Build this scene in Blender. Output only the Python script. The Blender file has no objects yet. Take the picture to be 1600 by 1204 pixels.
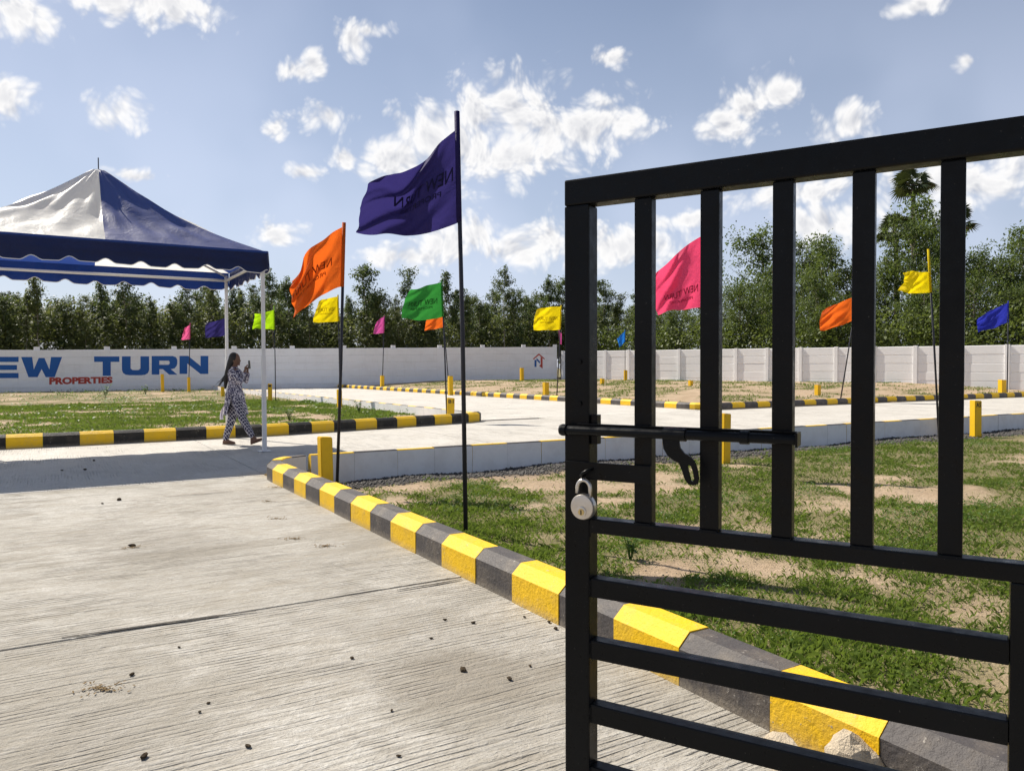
import bpy, bmesh, math, random
import numpy as np
from mathutils import Vector, Matrix, Euler
random.seed(7); RNG = np.random.default_rng(11)
SC = bpy.context.scene
COL = SC.collection
R = math.radians

# ------------------------------------------------------------------ camera
CAMH, FPX, HOR, ROLL = 1.4, 1200.0, 575.0, 0.003
_th = math.atan((602 - HOR) / FPX)
_f = Vector((0, math.cos(_th), -math.sin(_th))); _r0 = Vector((1, 0, 0)); _u0 = _r0.cross(_f)
_r = _r0 * math.cos(ROLL) - _u0 * math.sin(ROLL); _u = _u0 * math.cos(ROLL) + _r0 * math.sin(ROLL)
cam = bpy.data.objects.new('camera', bpy.data.cameras.new('camera')); COL.objects.link(cam)
cam.matrix_world = Matrix(((_r.x, _u.x, -_f.x, 0), (_r.y, _u.y, -_f.y, 0), (_r.z, _u.z, -_f.z, CAMH), (0, 0, 0, 1)))
cam.data.sensor_width = 36; cam.data.lens = 36 * FPX / 1600
cam.data.clip_start = 0.05; cam.data.clip_end = 3000
SC.camera = cam
SC.cycles.max_bounces = 5; SC.cycles.diffuse_bounces = 3; SC.cycles.glossy_bounces = 2; SC.cycles.transmission_bounces = 3; SC.cycles.transparent_max_bounces = 4
SC.cycles.caustics_reflective = False; SC.cycles.caustics_refractive = False; SC.cycles.use_adaptive_sampling = True; SC.cycles.adaptive_threshold = 0.02

# ------------------------------------------------------------------ sun, exposure
SUN_AZ = math.atan2(-2.80, 2.16); SUN_EL = R(48)
TO_SUN = Vector((math.sin(SUN_AZ) * math.cos(SUN_EL), math.cos(SUN_AZ) * math.cos(SUN_EL), math.sin(SUN_EL)))
sl = bpy.data.lights.new('sun', 'SUN'); sl.energy = 5.0; sl.angle = R(0.53); sl.color = (1, 0.93, 0.82)
so = bpy.data.objects.new('sun', sl); COL.objects.link(so)
so.rotation_euler = TO_SUN.to_track_quat('Z', 'Y').to_euler(); so.location = (-30, 20, 40)
SC.view_settings.view_transform = 'Standard'; SC.view_settings.look = 'None'
SC.view_settings.gamma = 1; SC.view_settings.exposure = 0.52; SC.view_settings.use_curve_mapping = False

def ray(px, py):
    return (_r * (px - 800) - _u * (py - 602) + _f * FPX).normalized()
def at(px, py, Y):
    d = ray(px, py); return Vector((0, 0, CAMH)) + d * (Y / d.y)

# ------------------------------------------------------------------ world: sky with cumulus
W = bpy.data.worlds.new('World'); SC.world = W; W.use_nodes = True
W.cycles.sampling_method = 'MANUAL'; W.cycles.sample_map_resolution = 512
nt = W.node_tree; N = nt.nodes; L = nt.links; N.clear()
def nn(t, **k):
    n = N.new(t)
    for a, v in k.items(): setattr(n, a, v)
    return n
def M2(op, a, b=None, c=None, clamp=False):
    n = nn('ShaderNodeMath', operation=op, use_clamp=clamp)
    for i, v in enumerate((a, b, c)):
        if v is None: continue
        if isinstance(v, (int, float)): n.inputs[i].default_value = v
        else: L.new(v, n.inputs[i])
    return n.outputs[0]
def V2(op, a, b):
    n = nn('ShaderNodeVectorMath', operation=op)
    for i, v in enumerate((a, b)):
        if v is None: continue
        if isinstance(v, tuple): n.inputs[i].default_value = v
        else: L.new(v, n.inputs[i])
    return n
def SS(lo, hi, v):
    n = nn('ShaderNodeMapRange', interpolation_type='SMOOTHSTEP'); n.inputs['From Min'].default_value = lo; n.inputs['From Max'].default_value = hi
    L.new(v, n.inputs['Value']); return n.outputs[0]
def MIXC(f, a, b):
    n = nn('ShaderNodeMix', data_type='RGBA')
    for i, v in ((0, f), (6, a), (7, b)):
        if isinstance(v, (int, float, tuple)): n.inputs[i].default_value = v
        else: L.new(v, n.inputs[i])
    return n.outputs[2]
sky = nn('ShaderNodeTexSky', sky_type='NISHITA', sun_disc=False, sun_elevation=SUN_EL, sun_rotation=SUN_AZ, altitude=0, air_density=1.0, dust_density=1.0, ozone_density=2.5)
tc = nn('ShaderNodeTexCoord')
sx = nn('ShaderNodeSeparateXYZ'); L.new(tc.outputs['Generated'], sx.inputs[0])
az = M2('ARCTAN2', sx.outputs[0], sx.outputs[1]); el = M2('ARCSINE', sx.outputs[2])
cx = nn('ShaderNodeCombineXYZ'); L.new(az, cx.inputs[0]); L.new(el, cx.inputs[1]); P2 = cx.outputs[0]
CLOUDS = [(622, 248, 72, 40), (668, 215, 60, 50), (725, 228, 80, 62), (745, 178, 54, 50), (805, 178, 72, 58), (855, 205, 86, 58), (910, 198, 80, 48), (960, 190, 58, 38), (790, 245, 86, 42),
 (1135, 195, 44, 32), (1175, 165, 46, 34), (1215, 145, 40, 28), (1325, 195, 46, 30), (180, 2, 80, 26), (265, 8, 82, 34), (30, 15, 70, 40), (8, 148, 42, 38),
 (186, 175, 42, 30), (470, 113, 34, 15), (490, 102, 22, 20), (552, 62, 28, 24), (575, 48, 30, 14), (503, 184, 46, 19), (432, 200, 18, 18), (538, 248, 22, 16),
 (478, 269, 30, 12), (953, 92, 30, 14), (1510, 96, 20, 13), (430, 366, 42, 20), (205, 275, 40, 12), (640, 402, 90, 20), (700, 380, 60, 34), (745, 365, 30, 30), (800, 392, 70, 26),
 (850, 378, 60, 36), (960, 385, 110, 34), (1060, 345, 60, 18), (1250, 300, 120, 24), (1285, 348, 100, 34), (1500, 285, 180, 44), (1440, 8, 50, 14)]
F = None
for (px, py, rx, ry) in CLOUDS:
    d = ray(px, py); a0 = math.atan2(d.x, d.y); e0 = math.asin(d.z); c2 = 1 + ((px - 800) / FPX) ** 2
    kx, ky = FPX * c2 / rx, FPX * math.sqrt(c2) / ry
    ma = nn('ShaderNodeVectorMath', operation='MULTIPLY_ADD'); L.new(P2, ma.inputs[0]); ma.inputs[1].default_value = (kx, ky, 0); ma.inputs[2].default_value = (-a0 * kx, -e0 * ky, 0)
    l = V2('LENGTH', ma.outputs[0], None).outputs['Value']
    F = l if F is None else M2('MINIMUM', F, l)
F = M2('SUBTRACT', 1.0, F)
# the rest of the sky holds loosely scattered clouds of the same kind
nz0 = nn('ShaderNodeTexNoise', noise_dimensions='2D'); nz0.inputs['Scale'].default_value = 3.2; nz0.inputs['Detail'].default_value = 1; L.new(V2('ADD', P2, (7.3, 2.2, 1.0)).outputs[0], nz0.inputs['Vector'])
G = M2('MULTIPLY_ADD', nz0.outputs[0], 5.0, -3.35)
inview = SS(0.62, 0.75, M2('ABSOLUTE', az)); inhigh = SS(0.50, 0.6, el)
G = M2('ADD', G, M2('MULTIPLY_ADD', M2('MAXIMUM', inview, inhigh), 1.2, -1.2))
F = M2('MAXIMUM', F, G); F = M2('MAXIMUM', F, -1.2)
warp = nn('ShaderNodeTexNoise', noise_dimensions='2D'); warp.inputs['Scale'].default_value = 16; warp.inputs['Detail'].default_value = 0; L.new(P2, warp.inputs['Vector'])
wv = V2('SUBTRACT', warp.outputs['Color'], (0.5, 0.5, 0.5)).outputs[0]; wv = V2('MULTIPLY', wv, (0.035, 0.03, 0)).outputs[0]
PW = V2('ADD', P2, wv).outputs[0]
def billow(off, det):
    vo = nn('ShaderNodeTexVoronoi', voronoi_dimensions='2D', feature='F1'); vo.inputs['Scale'].default_value = 30; vo.inputs['Detail'].default_value = det; vo.inputs['Roughness'].default_value = 0.52; vo.inputs['Lacunarity'].default_value = 2.3
    L.new(V2('ADD', PW, off).outputs[0], vo.inputs['Vector']); return M2('SUBTRACT', 1.0, vo.outputs['Distance'])
fn = nn('ShaderNodeTexNoise', noise_dimensions='2D'); fn.inputs['Scale'].default_value = 42; fn.inputs['Detail'].default_value = 5; fn.inputs['Roughness'].default_value = 0.6; L.new(PW, fn.inputs['Vector'])
n1 = billow((0, 0, 0), 2.0); n2 = billow((-0.006, 0.010, 0), 2.0)
dens = M2('ADD', M2('MULTIPLY', F, 1.5), M2('MULTIPLY_ADD', M2('SUBTRACT', n1, 0.62), 1.5, M2('MULTIPLY', M2('SUBTRACT', fn.outputs[0], 0.5), 1.25)))
cov = SS(-0.95, 0.58, dens)
shade = M2('MULTIPLY_ADD', M2('SUBTRACT', n1, n2), 1.15, 0.86, clamp=True)
core = SS(0.1, 1.6, dens)
lit = M2('SUBTRACT', shade, M2('MULTIPLY', core, 0.44), clamp=True)
SKY_S = 0.06
cw = 0.74 / SKY_S; cg = 0.42 / SKY_S
ccol = MIXC(lit, (cg * 0.95, cg * 0.98, cg * 1.08, 1), (cw, cw * 0.985, cw * 0.97, 1))
# haze whitens the blue, thickest towards the horizon
hz = nn('ShaderNodeTexNoise', noise_dimensions='2D'); hz.inputs['Scale'].default_value = 4.0; hz.inputs['Detail'].default_value = 3; L.new(P2, hz.inputs['Vector'])
low = M2('SUBTRACT', 1.0, SS(0.0, 0.75, el))
veil = M2('MULTIPLY', M2('MULTIPLY_ADD', SS(0.35, 0.7, hz.outputs[0]), 0.20, 0.50), low)
base = MIXC(veil, sky.outputs[0], (0.55 / SKY_S, 0.60 / SKY_S, 0.74 / SKY_S, 1))
final = MIXC(M2('MULTIPLY', cov, 0.95), base, ccol)
bg = nn('ShaderNodeBackground'); bg.inputs['Strength'].default_value = SKY_S; L.new(final, bg.inputs['Color'])
wo = nn('ShaderNodeOutputWorld'); L.new(bg.outputs[0], wo.inputs['Surface'])

# ------------------------------------------------------------------ site grid (p to the right-back, q to the left-back)
GA = R(31); GB = Vector((math.cos(GA), math.sin(GA), 0)); GC = Vector((-math.sin(GA), math.cos(GA), 0))
def g(p, q, z=0): v = GB * p + GC * q; v.z = z; return v
def pq(x, y): return x * GB.x + y * GB.y, x * GC.x + y * GC.y
def sstep(a, b, x):
    t = np.clip((x - a) / (b - a), 0, 1); return t * t * (3 - 2 * t)
def vnoise(x, y, seed=0):
    def h(i, j):
        n = (i * 374761393 + j * 668265263 + seed * 974711) & 0x7fffffff
        n = ((n ^ (n >> 13)) * 1274126177) & 0x7fffffff
        return ((n ^ (n >> 16)) & 0xffff) / 65535.0
    x = np.asarray(x, float); y = np.asarray(y, float)
    i = np.floor(x).astype(np.int64); j = np.floor(y).astype(np.int64); u = x - i; v = y - j
    u = u * u * (3 - 2 * u); v = v * v * (3 - 2 * v)
    return (h(i, j) * (1 - u) + h(i + 1, j) * u) * (1 - v) + (h(i, j + 1) * (1 - u) + h(i + 1, j + 1) * u) * v
def fb(x, y, s=0, o=4):
    t = 0; a = 0.5; m = 0
    for k in range(o): t = t + a * vnoise(np.asarray(x) * 2 ** k, np.asarray(y) * 2 ** k, s + k); m += a; a *= 0.55
    return t / m
QW = lambda p: 10.57 - 0.03 * (p - 4)                      # road side of the cross road's near kerb
LEFTQ = [(-40, 16.1), (0, 16.2), (4, 16.35), (6.4, 16.85), (8, 17.15), (9.6, 17.55)]
def ql(p): return np.interp(p, [a for a, b in LEFTQ], [b for a, b in LEFTQ])
def terrain(p, q):
    p = np.asarray(p, float); q = np.asarray(q, float)
    near = (p > 2.4) & (q < QW(p) - 0.05)
    left = (p < 9.75) & (q > ql(p) + 0.05)
    far = (p > 18.35) & (q > 18.2)
    bump = (fb(p * 0.9, q * 0.9, 3) - 0.5) * 0.10 + (fb(p * 4, q * 4, 9, 3) - 0.5) * 0.035
    e = np.minimum(p - 18.35, q - 18.2)
    z = np.full(p.shape, -0.35)
    z = np.where(near, -0.13 + bump - 0.05 * sstep(1.2, 0, QW(p) - q), z)
    z = np.where(left, -0.03 + bump * 0.8, z)
    z = np.where(far, 0.04 + bump * 0.8 + 0.42 * sstep(0, 9, e), z)
    back = q > 61
    z = np.where(back & ~far, 0.05, z)
    z = np.where((p < -6.2) & (q < 10.5), -0.1 + bump, z)
    return z
def tz(x, y):
    p, q = pq(x, y); return float(terrain(np.array([p]), np.array([q]))[0])
def gravel_w(p, q): 
    d = QW(p) - 0.2 - q + (fb(p * 1.3, q * 1.3, 51) - 0.5) * 0.5
    return np.where((p > 2.6) & (q < QW(p)), sstep(1.15, 0.70, d), 0)
def veg(p, q):
    "how much of the soil is overgrown, 0..1"
    n = fb(p * 0.75 + 3, q * 0.95, 21, 4); n2 = fb(p * 2.6, q * 2.6, 33, 3)
    v = n * 0.72 + n2 * 0.28
    near = (p > 2.4) & (q < QW(p))
    strip = sstep(1.7, 0.15, p - 2.4) * sstep(8.8, 6.8, q) * 0.26
    lush = sstep(8, 12, p) * sstep(4.5, 8.0, q) * 0.13
    dry = sstep(1.9, 1.2, QW(p) - q) * sstep(9, 6.5, p) * 0.22
    r = np.where(near, sstep(0.36, 0.62, v + strip + lush - dry + 0.03), 0)
    left = (p < 9.75) & (q > ql(p))
    r = np.where(left, sstep(0.42, 0.60, v + 0.05), r)
    far = (p > 18.35) & (q > 18.2)
    r = np.where(far, sstep(0.46, 0.66, v) * 0.9, r)
    r = np.where(q > 61, 0.9, r)
    return r * (1 - gravel_w(p, q) * 0.92)

# ------------------------------------------------------------------ materials
def mat(name):
    m = bpy.data.materials.new(name); m.use_nodes = True; t = m.node_tree
    return m, t, t.nodes['Principled BSDF'], t.nodes['Material Output']
def tn(t, typ, **k):
    n = t.nodes.new(typ)
    for a, v in k.items(): setattr(n, a, v)
    return n
def tnoise(t, vec, scale, detail=4, rough=0.55, dist=0):
    n = tn(t, 'ShaderNodeTexNoise'); n.inputs['Scale'].default_value = scale; n.inputs['Detail'].default_value = detail
    n.inputs['Roughness'].default_value = rough; n.inputs['Distortion'].default_value = dist
    if vec is not None: t.links.new(vec, n.inputs['Vector'])
    return n.outputs[0]
def ramp(t, v, stops):
    n = tn(t, 'ShaderNodeValToRGB'); e = n.color_ramp.elements
    while len(e) < len(stops): e.new(0.5)
    for i, (pos, c) in enumerate(stops): e[i].position = pos; e[i].color = (*c, 1) if len(c) == 3 else c
    t.links.new(v, n.inputs[0]); return n.outputs[0]
def tmix(t, f, a, b, blend='MIX'):
    n = tn(t, 'ShaderNodeMix', data_type='RGBA', blend_type=blend)
    for i, v in ((0, f), (6, a), (7, b)):
        if isinstance(v, (int, float)): n.inputs[i].default_value = v
        elif isinstance(v, tuple): n.inputs[i].default_value = (*v, 1) if len(v) == 3 else v
        else: t.links.new(v, n.inputs[i])
    return n.outputs[2]
def tmath(t, op, a, b=None, clamp=False):
    n = tn(t, 'ShaderNodeMath', operation=op, use_clamp=clamp)
    for i, v in enumerate((a, b)):
        if v is None: continue
        if isinstance(v, (int, float)): n.inputs[i].default_value = v
        else: t.links.new(v, n.inputs[i])
    return n.outputs[0]
def bump(t, bs, h, s, d=0.02, prev=None):
    n = tn(t, 'ShaderNodeBump'); n.inputs['Strength'].default_value = s; n.inputs['Distance'].default_value = d
    t.links.new(h, n.inputs['Height'])
    if prev is not None: t.links.new(prev, n.inputs['Normal'])
    t.links.new(n.outputs[0], bs.inputs['Normal']); return n.outputs[0]
def geo(t): return tn(t, 'ShaderNodeNewGeometry').outputs['Position']
def mapped(t, vec, rz=0, scale=(1, 1, 1), loc=(0, 0, 0)):
    n = tn(t, 'ShaderNodeMapping'); n.inputs['Rotation'].default_value = (0, 0, rz); n.inputs['Scale'].default_value = scale; n.inputs['Location'].default_value = loc
    t.links.new(vec, n.inputs['Vector']); return n.outputs[0]

def m_paint(name, col, rough=0.55, dirt=(0.25, 0.2, 0.15), amt=0.35, scale=9, bs_=0.15, spec=0.4, metal=0.0):
    m, t, b, o = mat(name); p = geo(t)
    n = tnoise(t, p, scale, 6, 0.65); n2 = tnoise(t, p, scale * 9, 3)
    f = tmath(t, 'MULTIPLY', ramp(t, n, [(0.45, (0, 0, 0)), (0.75, (1, 1, 1))]), amt)
    c = tmix(t, f, col, dirt); c = tmix(t, tmath(t, 'MULTIPLY', n2, 0.25), c, tuple(x * 0.75 for x in col))
    t.links.new(c, b.inputs['Base Color']); b.inputs['Roughness'].default_value = rough; b.inputs['Metallic'].default_value = metal
    b.inputs['Specular IOR Level'].default_value = spec
    bump(t, b, tmath(t, 'ADD', n2, n), bs_, 0.01); return m
def m_cloth(name, col, trans=0.35, rough=0.75, tcol=None, wr=0.4, wscale=3, gloss=0.2):
    m, t, b, o = mat(name); p = geo(t)
    n = tnoise(t, p, wscale, 5, 0.6, 0.5); n2 = tnoise(t, p, 30, 2)
    c = tmix(t, tmath(t, 'MULTIPLY', n2, 0.25), col, tuple(x * 0.8 for x in col)); t.links.new(c, b.inputs['Base Color'])
    b.inputs['Roughness'].default_value = rough; b.inputs['Specular IOR Level'].default_value = gloss
    nb = bump(t, b, n, wr, 0.08)
    tr = tn(t, 'ShaderNodeBsdfTranslucent'); tr.inputs[0].default_value = (*(tcol or col), 1); t.links.new(nb, tr.inputs['Normal'])
    mx = tn(t, 'ShaderNodeMixShader'); mx.inputs[0].default_value = trans
    t.links.new(b.outputs[0], mx.inputs[1]); t.links.new(tr.outputs[0], mx.inputs[2]); t.links.new(mx.outputs[0], o.inputs[0]); return m
def m_leaf(name, c1, c2, trans=0.4, rough=0.5, scale=0.6, c3=None):
    m, t, b, o = mat(name); p = geo(t); n = tnoise(t, p, scale, 4, 0.7); n2 = tnoise(t, p, scale * 14, 2)
    c = ramp(t, tmath(t, 'ADD', tmath(t, 'MULTIPLY', n, 0.6), tmath(t, 'MULTIPLY', n2, 0.4)), [(0.32, c1), (0.66, c2)] if c3 is None else [(0.3, c1), (0.55, c2), (0.72, c3)])
    rnd = tn(t, 'ShaderNodeObjectInfo').outputs['Random']
    c = tmix(t, ramp(t, rnd, [(0.0, (0.55, 0.55, 0.55)), (0.5, (0, 0, 0))]), c, tmix(t, 0.5, c, (c2[0] * 0.55, c2[1] * 0.75, c2[2] * 0.75))); c = tmix(t, ramp(t, rnd, [(0.6, (0, 0, 0)), (1.0, (0.6, 0.6, 0.6))]), c, (c2[0] * 1.25, c2[1] * 1.08, c2[2] * 0.85))
    t.links.new(c, b.inputs['Base Color']); b.inputs['Roughness'].default_value = rough; b.inputs['Specular IOR Level'].default_value = 0.3
    tr = tn(t, 'ShaderNodeBsdfTranslucent'); t.links.new(tmix(t, 0.45, c, (c2[0] * 1.5, c2[1] * 1.5, c2[2] * 0.6)), tr.inputs[0])
    mx = tn(t, 'ShaderNodeMixShader'); mx.inputs[0].default_value = trans
    t.links.new(b.outputs[0], mx.inputs[1]); t.links.new(tr.outputs[0], mx.inputs[2]); t.links.new(mx.outputs[0], o.inputs[0]); return m

def tnoise2(t, vec, scale, detail=4, rough=0.55, dist=0):
    o = tnoise(t, vec, scale, detail, rough, 0); o.node.noise_dimensions = '2D'
    if dist: o.node.inputs['Distortion'].default_value = dist
    return o
def m_concrete(name, rz, k=1.0, rake=0.0):
    "cement road raked while wet: grooves run along local x after turning by -rz"
    m, t, b, o = mat(name); p = geo(t)
    v = mapped(t, p, -rz)
    big = tnoise2(t, v, 0.5, 3, 0.62, 0.8); mid = tnoise2(t, mapped(t, v, 0, (0.7, 1.5, 1)), 2.2, 5, 0.74, 0.5); fine = tnoise2(t, v, 48, 3, 0.75)
    blot = tnoise2(t, mapped(t, v, 0, (1, 1.8, 1), (5, 2, 0)), 9, 4, 0.75, 0.4)
    gr = tnoise2(t, mapped(t, v, 0, (1.5, 25, 1)), 1.0, 4, 0.66, 0.7); gr2 = tnoise2(t, mapped(t, v, 0, (0.8, 6, 1), (3, 1, 0)), 1.0, 4, 0.7, 0.8)
    mask = ramp(t, tnoise2(t, v, 0.9, 3, 0.6, 0.6), [(0.44 - rake * 0.22, (0.05 + rake * 0.3,) * 3), (0.60 - rake * 0.12, (1, 1, 1))])
    c = ramp(t, big, [(0.25, (0.34, 0.322, 0.29)), (0.5, (0.475, 0.455, 0.415)), (0.75, (0.57, 0.555, 0.52))])
    c = tmix(t, tmath(t, 'MULTIPLY', ramp(t, blot, [(0.42, (1, 1, 1)), (0.62, (0, 0, 0))]), 0.5), c, (0.30, 0.275, 0.235))
    c = tmix(t, tmath(t, 'MULTIPLY', ramp(t, mid, [(0.5, (0, 0, 0)), (0.72, (1, 1, 1))]), 0.45), c, (0.28, 0.245, 0.19))
    wv = tn(t, 'ShaderNodeTexWave', wave_type='BANDS', bands_direction='Y'); wv.inputs['Scale'].default_value = 8.5; wv.inputs['Distortion'].default_value = 4.0; wv.inputs['Detail'].default_value = 2; wv.inputs['Detail Scale'].default_value = 0.35
    t.links.new(mapped(t, v, 0, (0.5, 1, 1)), wv.inputs['Vector'])
    rk = tmath(t, 'MULTIPLY', ramp(t, wv.outputs['Fac'], [(0.05, (1, 1, 1)), (0.42, (0, 0, 0))]), ramp(t, tnoise2(t, mapped(t, v, 0, (2, 9, 1), (8, 3, 0)), 1.0, 4, 0.7, 0.4), [(0.45, (0, 0, 0)), (0.62, (1, 1, 1))]))
    rk = tmath(t, 'MULTIPLY', rk, mask)
    c = tmix(t, tmath(t, 'MULTIPLY', rk, 0.62), c, (0.17, 0.155, 0.13))
    dk = ramp(t, gr, [(0.40, (1, 1, 1)), (0.50, (0, 0, 0))])
    c = tmix(t, tmath(t, 'MULTIPLY', tmath(t, 'MULTIPLY', dk, mask), 0.22), c, (0.15, 0.13, 0.105))
    c = tmix(t, tmath(t, 'MULTIPLY', ramp(t, gr2, [(0.34, (1, 1, 1)), (0.46, (0, 0, 0))]), 0.10), c, (0.27, 0.24, 0.19))
    st = ramp(t, tnoise2(t, mapped(t, v, 0, (0.8, 1.5, 1), (1.7, 4.4, 0)), 0.55, 4, 0.66, 0.8), [(0.50, (0, 0, 0)), (0.62, (1, 1, 1))])
    c = tmix(t, tmath(t, 'MULTIPLY', st, 0.55), c, (0.25, 0.228, 0.19))
    if k == 1.0:   # oil-dark damp patch near the gate
        vd = tn(t, 'ShaderNodeVectorMath', operation='DISTANCE'); t.links.new(mapped(t, p, 0, (1, 1.25, 0)), vd.inputs[0]); vd.inputs[1].default_value = (-0.20, 3.46 * 1.25, 0)
        sd_ = tmath(t, 'ADD', vd.outputs['Value'], tmath(t, 'MULTIPLY', tmath(t, 'SUBTRACT', mid, 0.5), 1.1))
        c = tmix(t, tmath(t, 'MULTIPLY', ramp(t, sd_, [(0.28, (1, 1, 1)), (0.52, (0, 0, 0))]), 0.6), c, (0.20, 0.175, 0.14))
    vo = tn(t, 'ShaderNodeTexVoronoi'); vo.inputs['Scale'].default_value = 26; t.links.new(v, vo.inputs['Vector'])
    spk = ramp(t, vo.outputs['Distance'], [(0.04, (1, 1, 1)), (0.13, (0, 0, 0))])
    spm = ramp(t, tnoise2(t, v, 9, 2), [(0.53, (0, 0, 0)), (0.57, (1, 1, 1))])
    c = tmix(t, tmath(t, 'MULTIPLY', tmath(t, 'MULTIPLY', spk, spm), 0.8), c, (0.09, 0.075, 0.06))
    c = tmix(t, tmath(t, 'MULTIPLY', ramp(t, fine, [(0.35, (1, 1, 1)), (0.6, (0, 0, 0))]), 0.35), c, (0.26, 0.235, 0.19))
    if k != 1.0: c = tmix(t, k, c, (0.66, 0.63, 0.58))
    t.links.new(c, b.inputs['Base Color']); b.inputs['Roughness'].default_value = 0.9; b.inputs['Specular IOR Level'].default_value = 0.2
    h = tmath(t, 'ADD', tmath(t, 'MULTIPLY', tmath(t, 'ADD', tmath(t, 'MULTIPLY', gr, 0.7), tmath(t, 'MULTIPLY', rk, -0.7)), 1.0), tmath(t, 'MULTIPLY', fine, 0.3))
    h = tmath(t, 'ADD', h, tmath(t, 'MULTIPLY', gr2, 0.5)); h = tmath(t, 'ADD', h, tmath(t, 'MULTIPLY', blot, 0.5))
    bump(t, b, h, 0.85, 0.022); return m
def m_soil():
    m, t, b, o = mat('soil'); p = geo(t)
    n = tnoise(t, p, 1.1, 6, 0.65); n2 = tnoise(t, p, 14, 6, 0.7); n3 = tnoise(t, p, 60, 3)
    c = ramp(t, n, [(0.3, (0.34, 0.25, 0.165)), (0.55, (0.44, 0.335, 0.23)), (0.75, (0.51, 0.405, 0.295))])
    c = tmix(t, tmath(t, 'MULTIPLY', ramp(t, n2, [(0.45, (0, 0, 0)), (0.7, (1, 1, 1))]), 0.5), c, (0.27, 0.18, 0.11))
    at_ = tn(t, 'ShaderNodeAttribute'); at_.attribute_name = 'veg'
    vg = tmath(t, 'ADD', at_.outputs['Fac'], tmath(t, 'MULTIPLY', tmath(t, 'SUBTRACT', n2, 0.5), 0.9))
    vg = ramp(t, vg, [(0.0, (0, 0, 0)), (0.9, (1, 1, 1))])
    green = ramp(t, n3, [(0.35, (0.10, 0.10, 0.04)), (0.65, (0.22, 0.19, 0.09))])
    c = tmix(t, tmath(t, 'MULTIPLY', vg, 0.88), c, green)
    ag = tn(t, 'ShaderNodeAttribute'); ag.attribute_name = 'gravel'
    c = tmix(t, ag.outputs['Fac'], c, (0.07, 0.065, 0.06))
    t.links.new(c, b.inputs['Base Color']); b.inputs['Roughness'].default_value = 0.95; b.inputs['Specular IOR Level'].default_value = 0.15
    bump(t, b, tmath(t, 'ADD', n2, tmath(t, 'MULTIPLY', n3, 0.5)), 0.9, 0.03); return m
def m_wall(name, col, dirtamt=0.5):
    m, t, b, o = mat(name); p = geo(t)
    n = tnoise(t, mapped(t, p, 0, (0.5, 0.5, 1.2)), 1.2, 6, 0.65); n2 = tnoise(t, mapped(t, p, 0, (2, 2, 0.35)), 2.5, 5, 0.7)
    c = tmix(t, tmath(t, 'MULTIPLY', ramp(t, n, [(0.45, (0, 0, 0)), (0.75, (1, 1, 1))]), dirtamt * 0.6), col, (0.58, 0.54, 0.50))
    c = tmix(t, tmath(t, 'MULTIPLY', ramp(t, n2, [(0.52, (0, 0, 0)), (0.8, (1, 1, 1))]), dirtamt * 0.5), c, (0.50, 0.46, 0.42))
    sp = tn(t, 'ShaderNodeSeparateXYZ'); t.links.new(p, sp.inputs[0])
    lo = tmath(t, 'ADD', tmath(t, 'MULTIPLY', sp.outputs[2], 1.4), tmath(t, 'MULTIPLY', n2, 0.9))
    c = tmix(t, tmath(t, 'MULTIPLY', ramp(t, lo, [(0.35, (1, 1, 1)), (1.0, (0, 0, 0))]), 0.35), c, (0.46, 0.38, 0.30))  # mud splash
    t.links.new(c, b.inputs['Base Color']); b.inputs['Roughness'].default_value = 0.85; b.inputs['Specular IOR Level'].default_value = 0.2
    bump(t, b, tnoise(t, p, 18, 5), 0.25, 0.02); return m
def m_metal_black():
    m, t, b, o = mat('black_gate_paint'); p = geo(t)
    n = tnoise(t, p, 40, 4, 0.6); n2 = tnoise(t, p, 5, 4); n3 = tnoise(t, p, 260, 2)
    c = ramp(t, n2, [(0.3, (0.003, 0.0034, 0.004)), (0.7, (0.006, 0.0065, 0.0075))])
    c = tmix(t, ramp(t, n3, [(0.72, (0, 0, 0)), (0.77, (0.6, 0.6, 0.6))]), c, (0.10, 0.09, 0.08))
    t.links.new(c, b.inputs['Base Color']); t.links.new(ramp(t, n, [(0.3, (0.22, 0.22, 0.22)), (0.7, (0.48, 0.48, 0.48))]), b.inputs['Roughness'])
    b.inputs['Specular IOR Level'].default_value = 0.14
    bump(t, b, tmath(t, 'ADD', n, n2), 0.12, 0.004); return m

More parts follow.
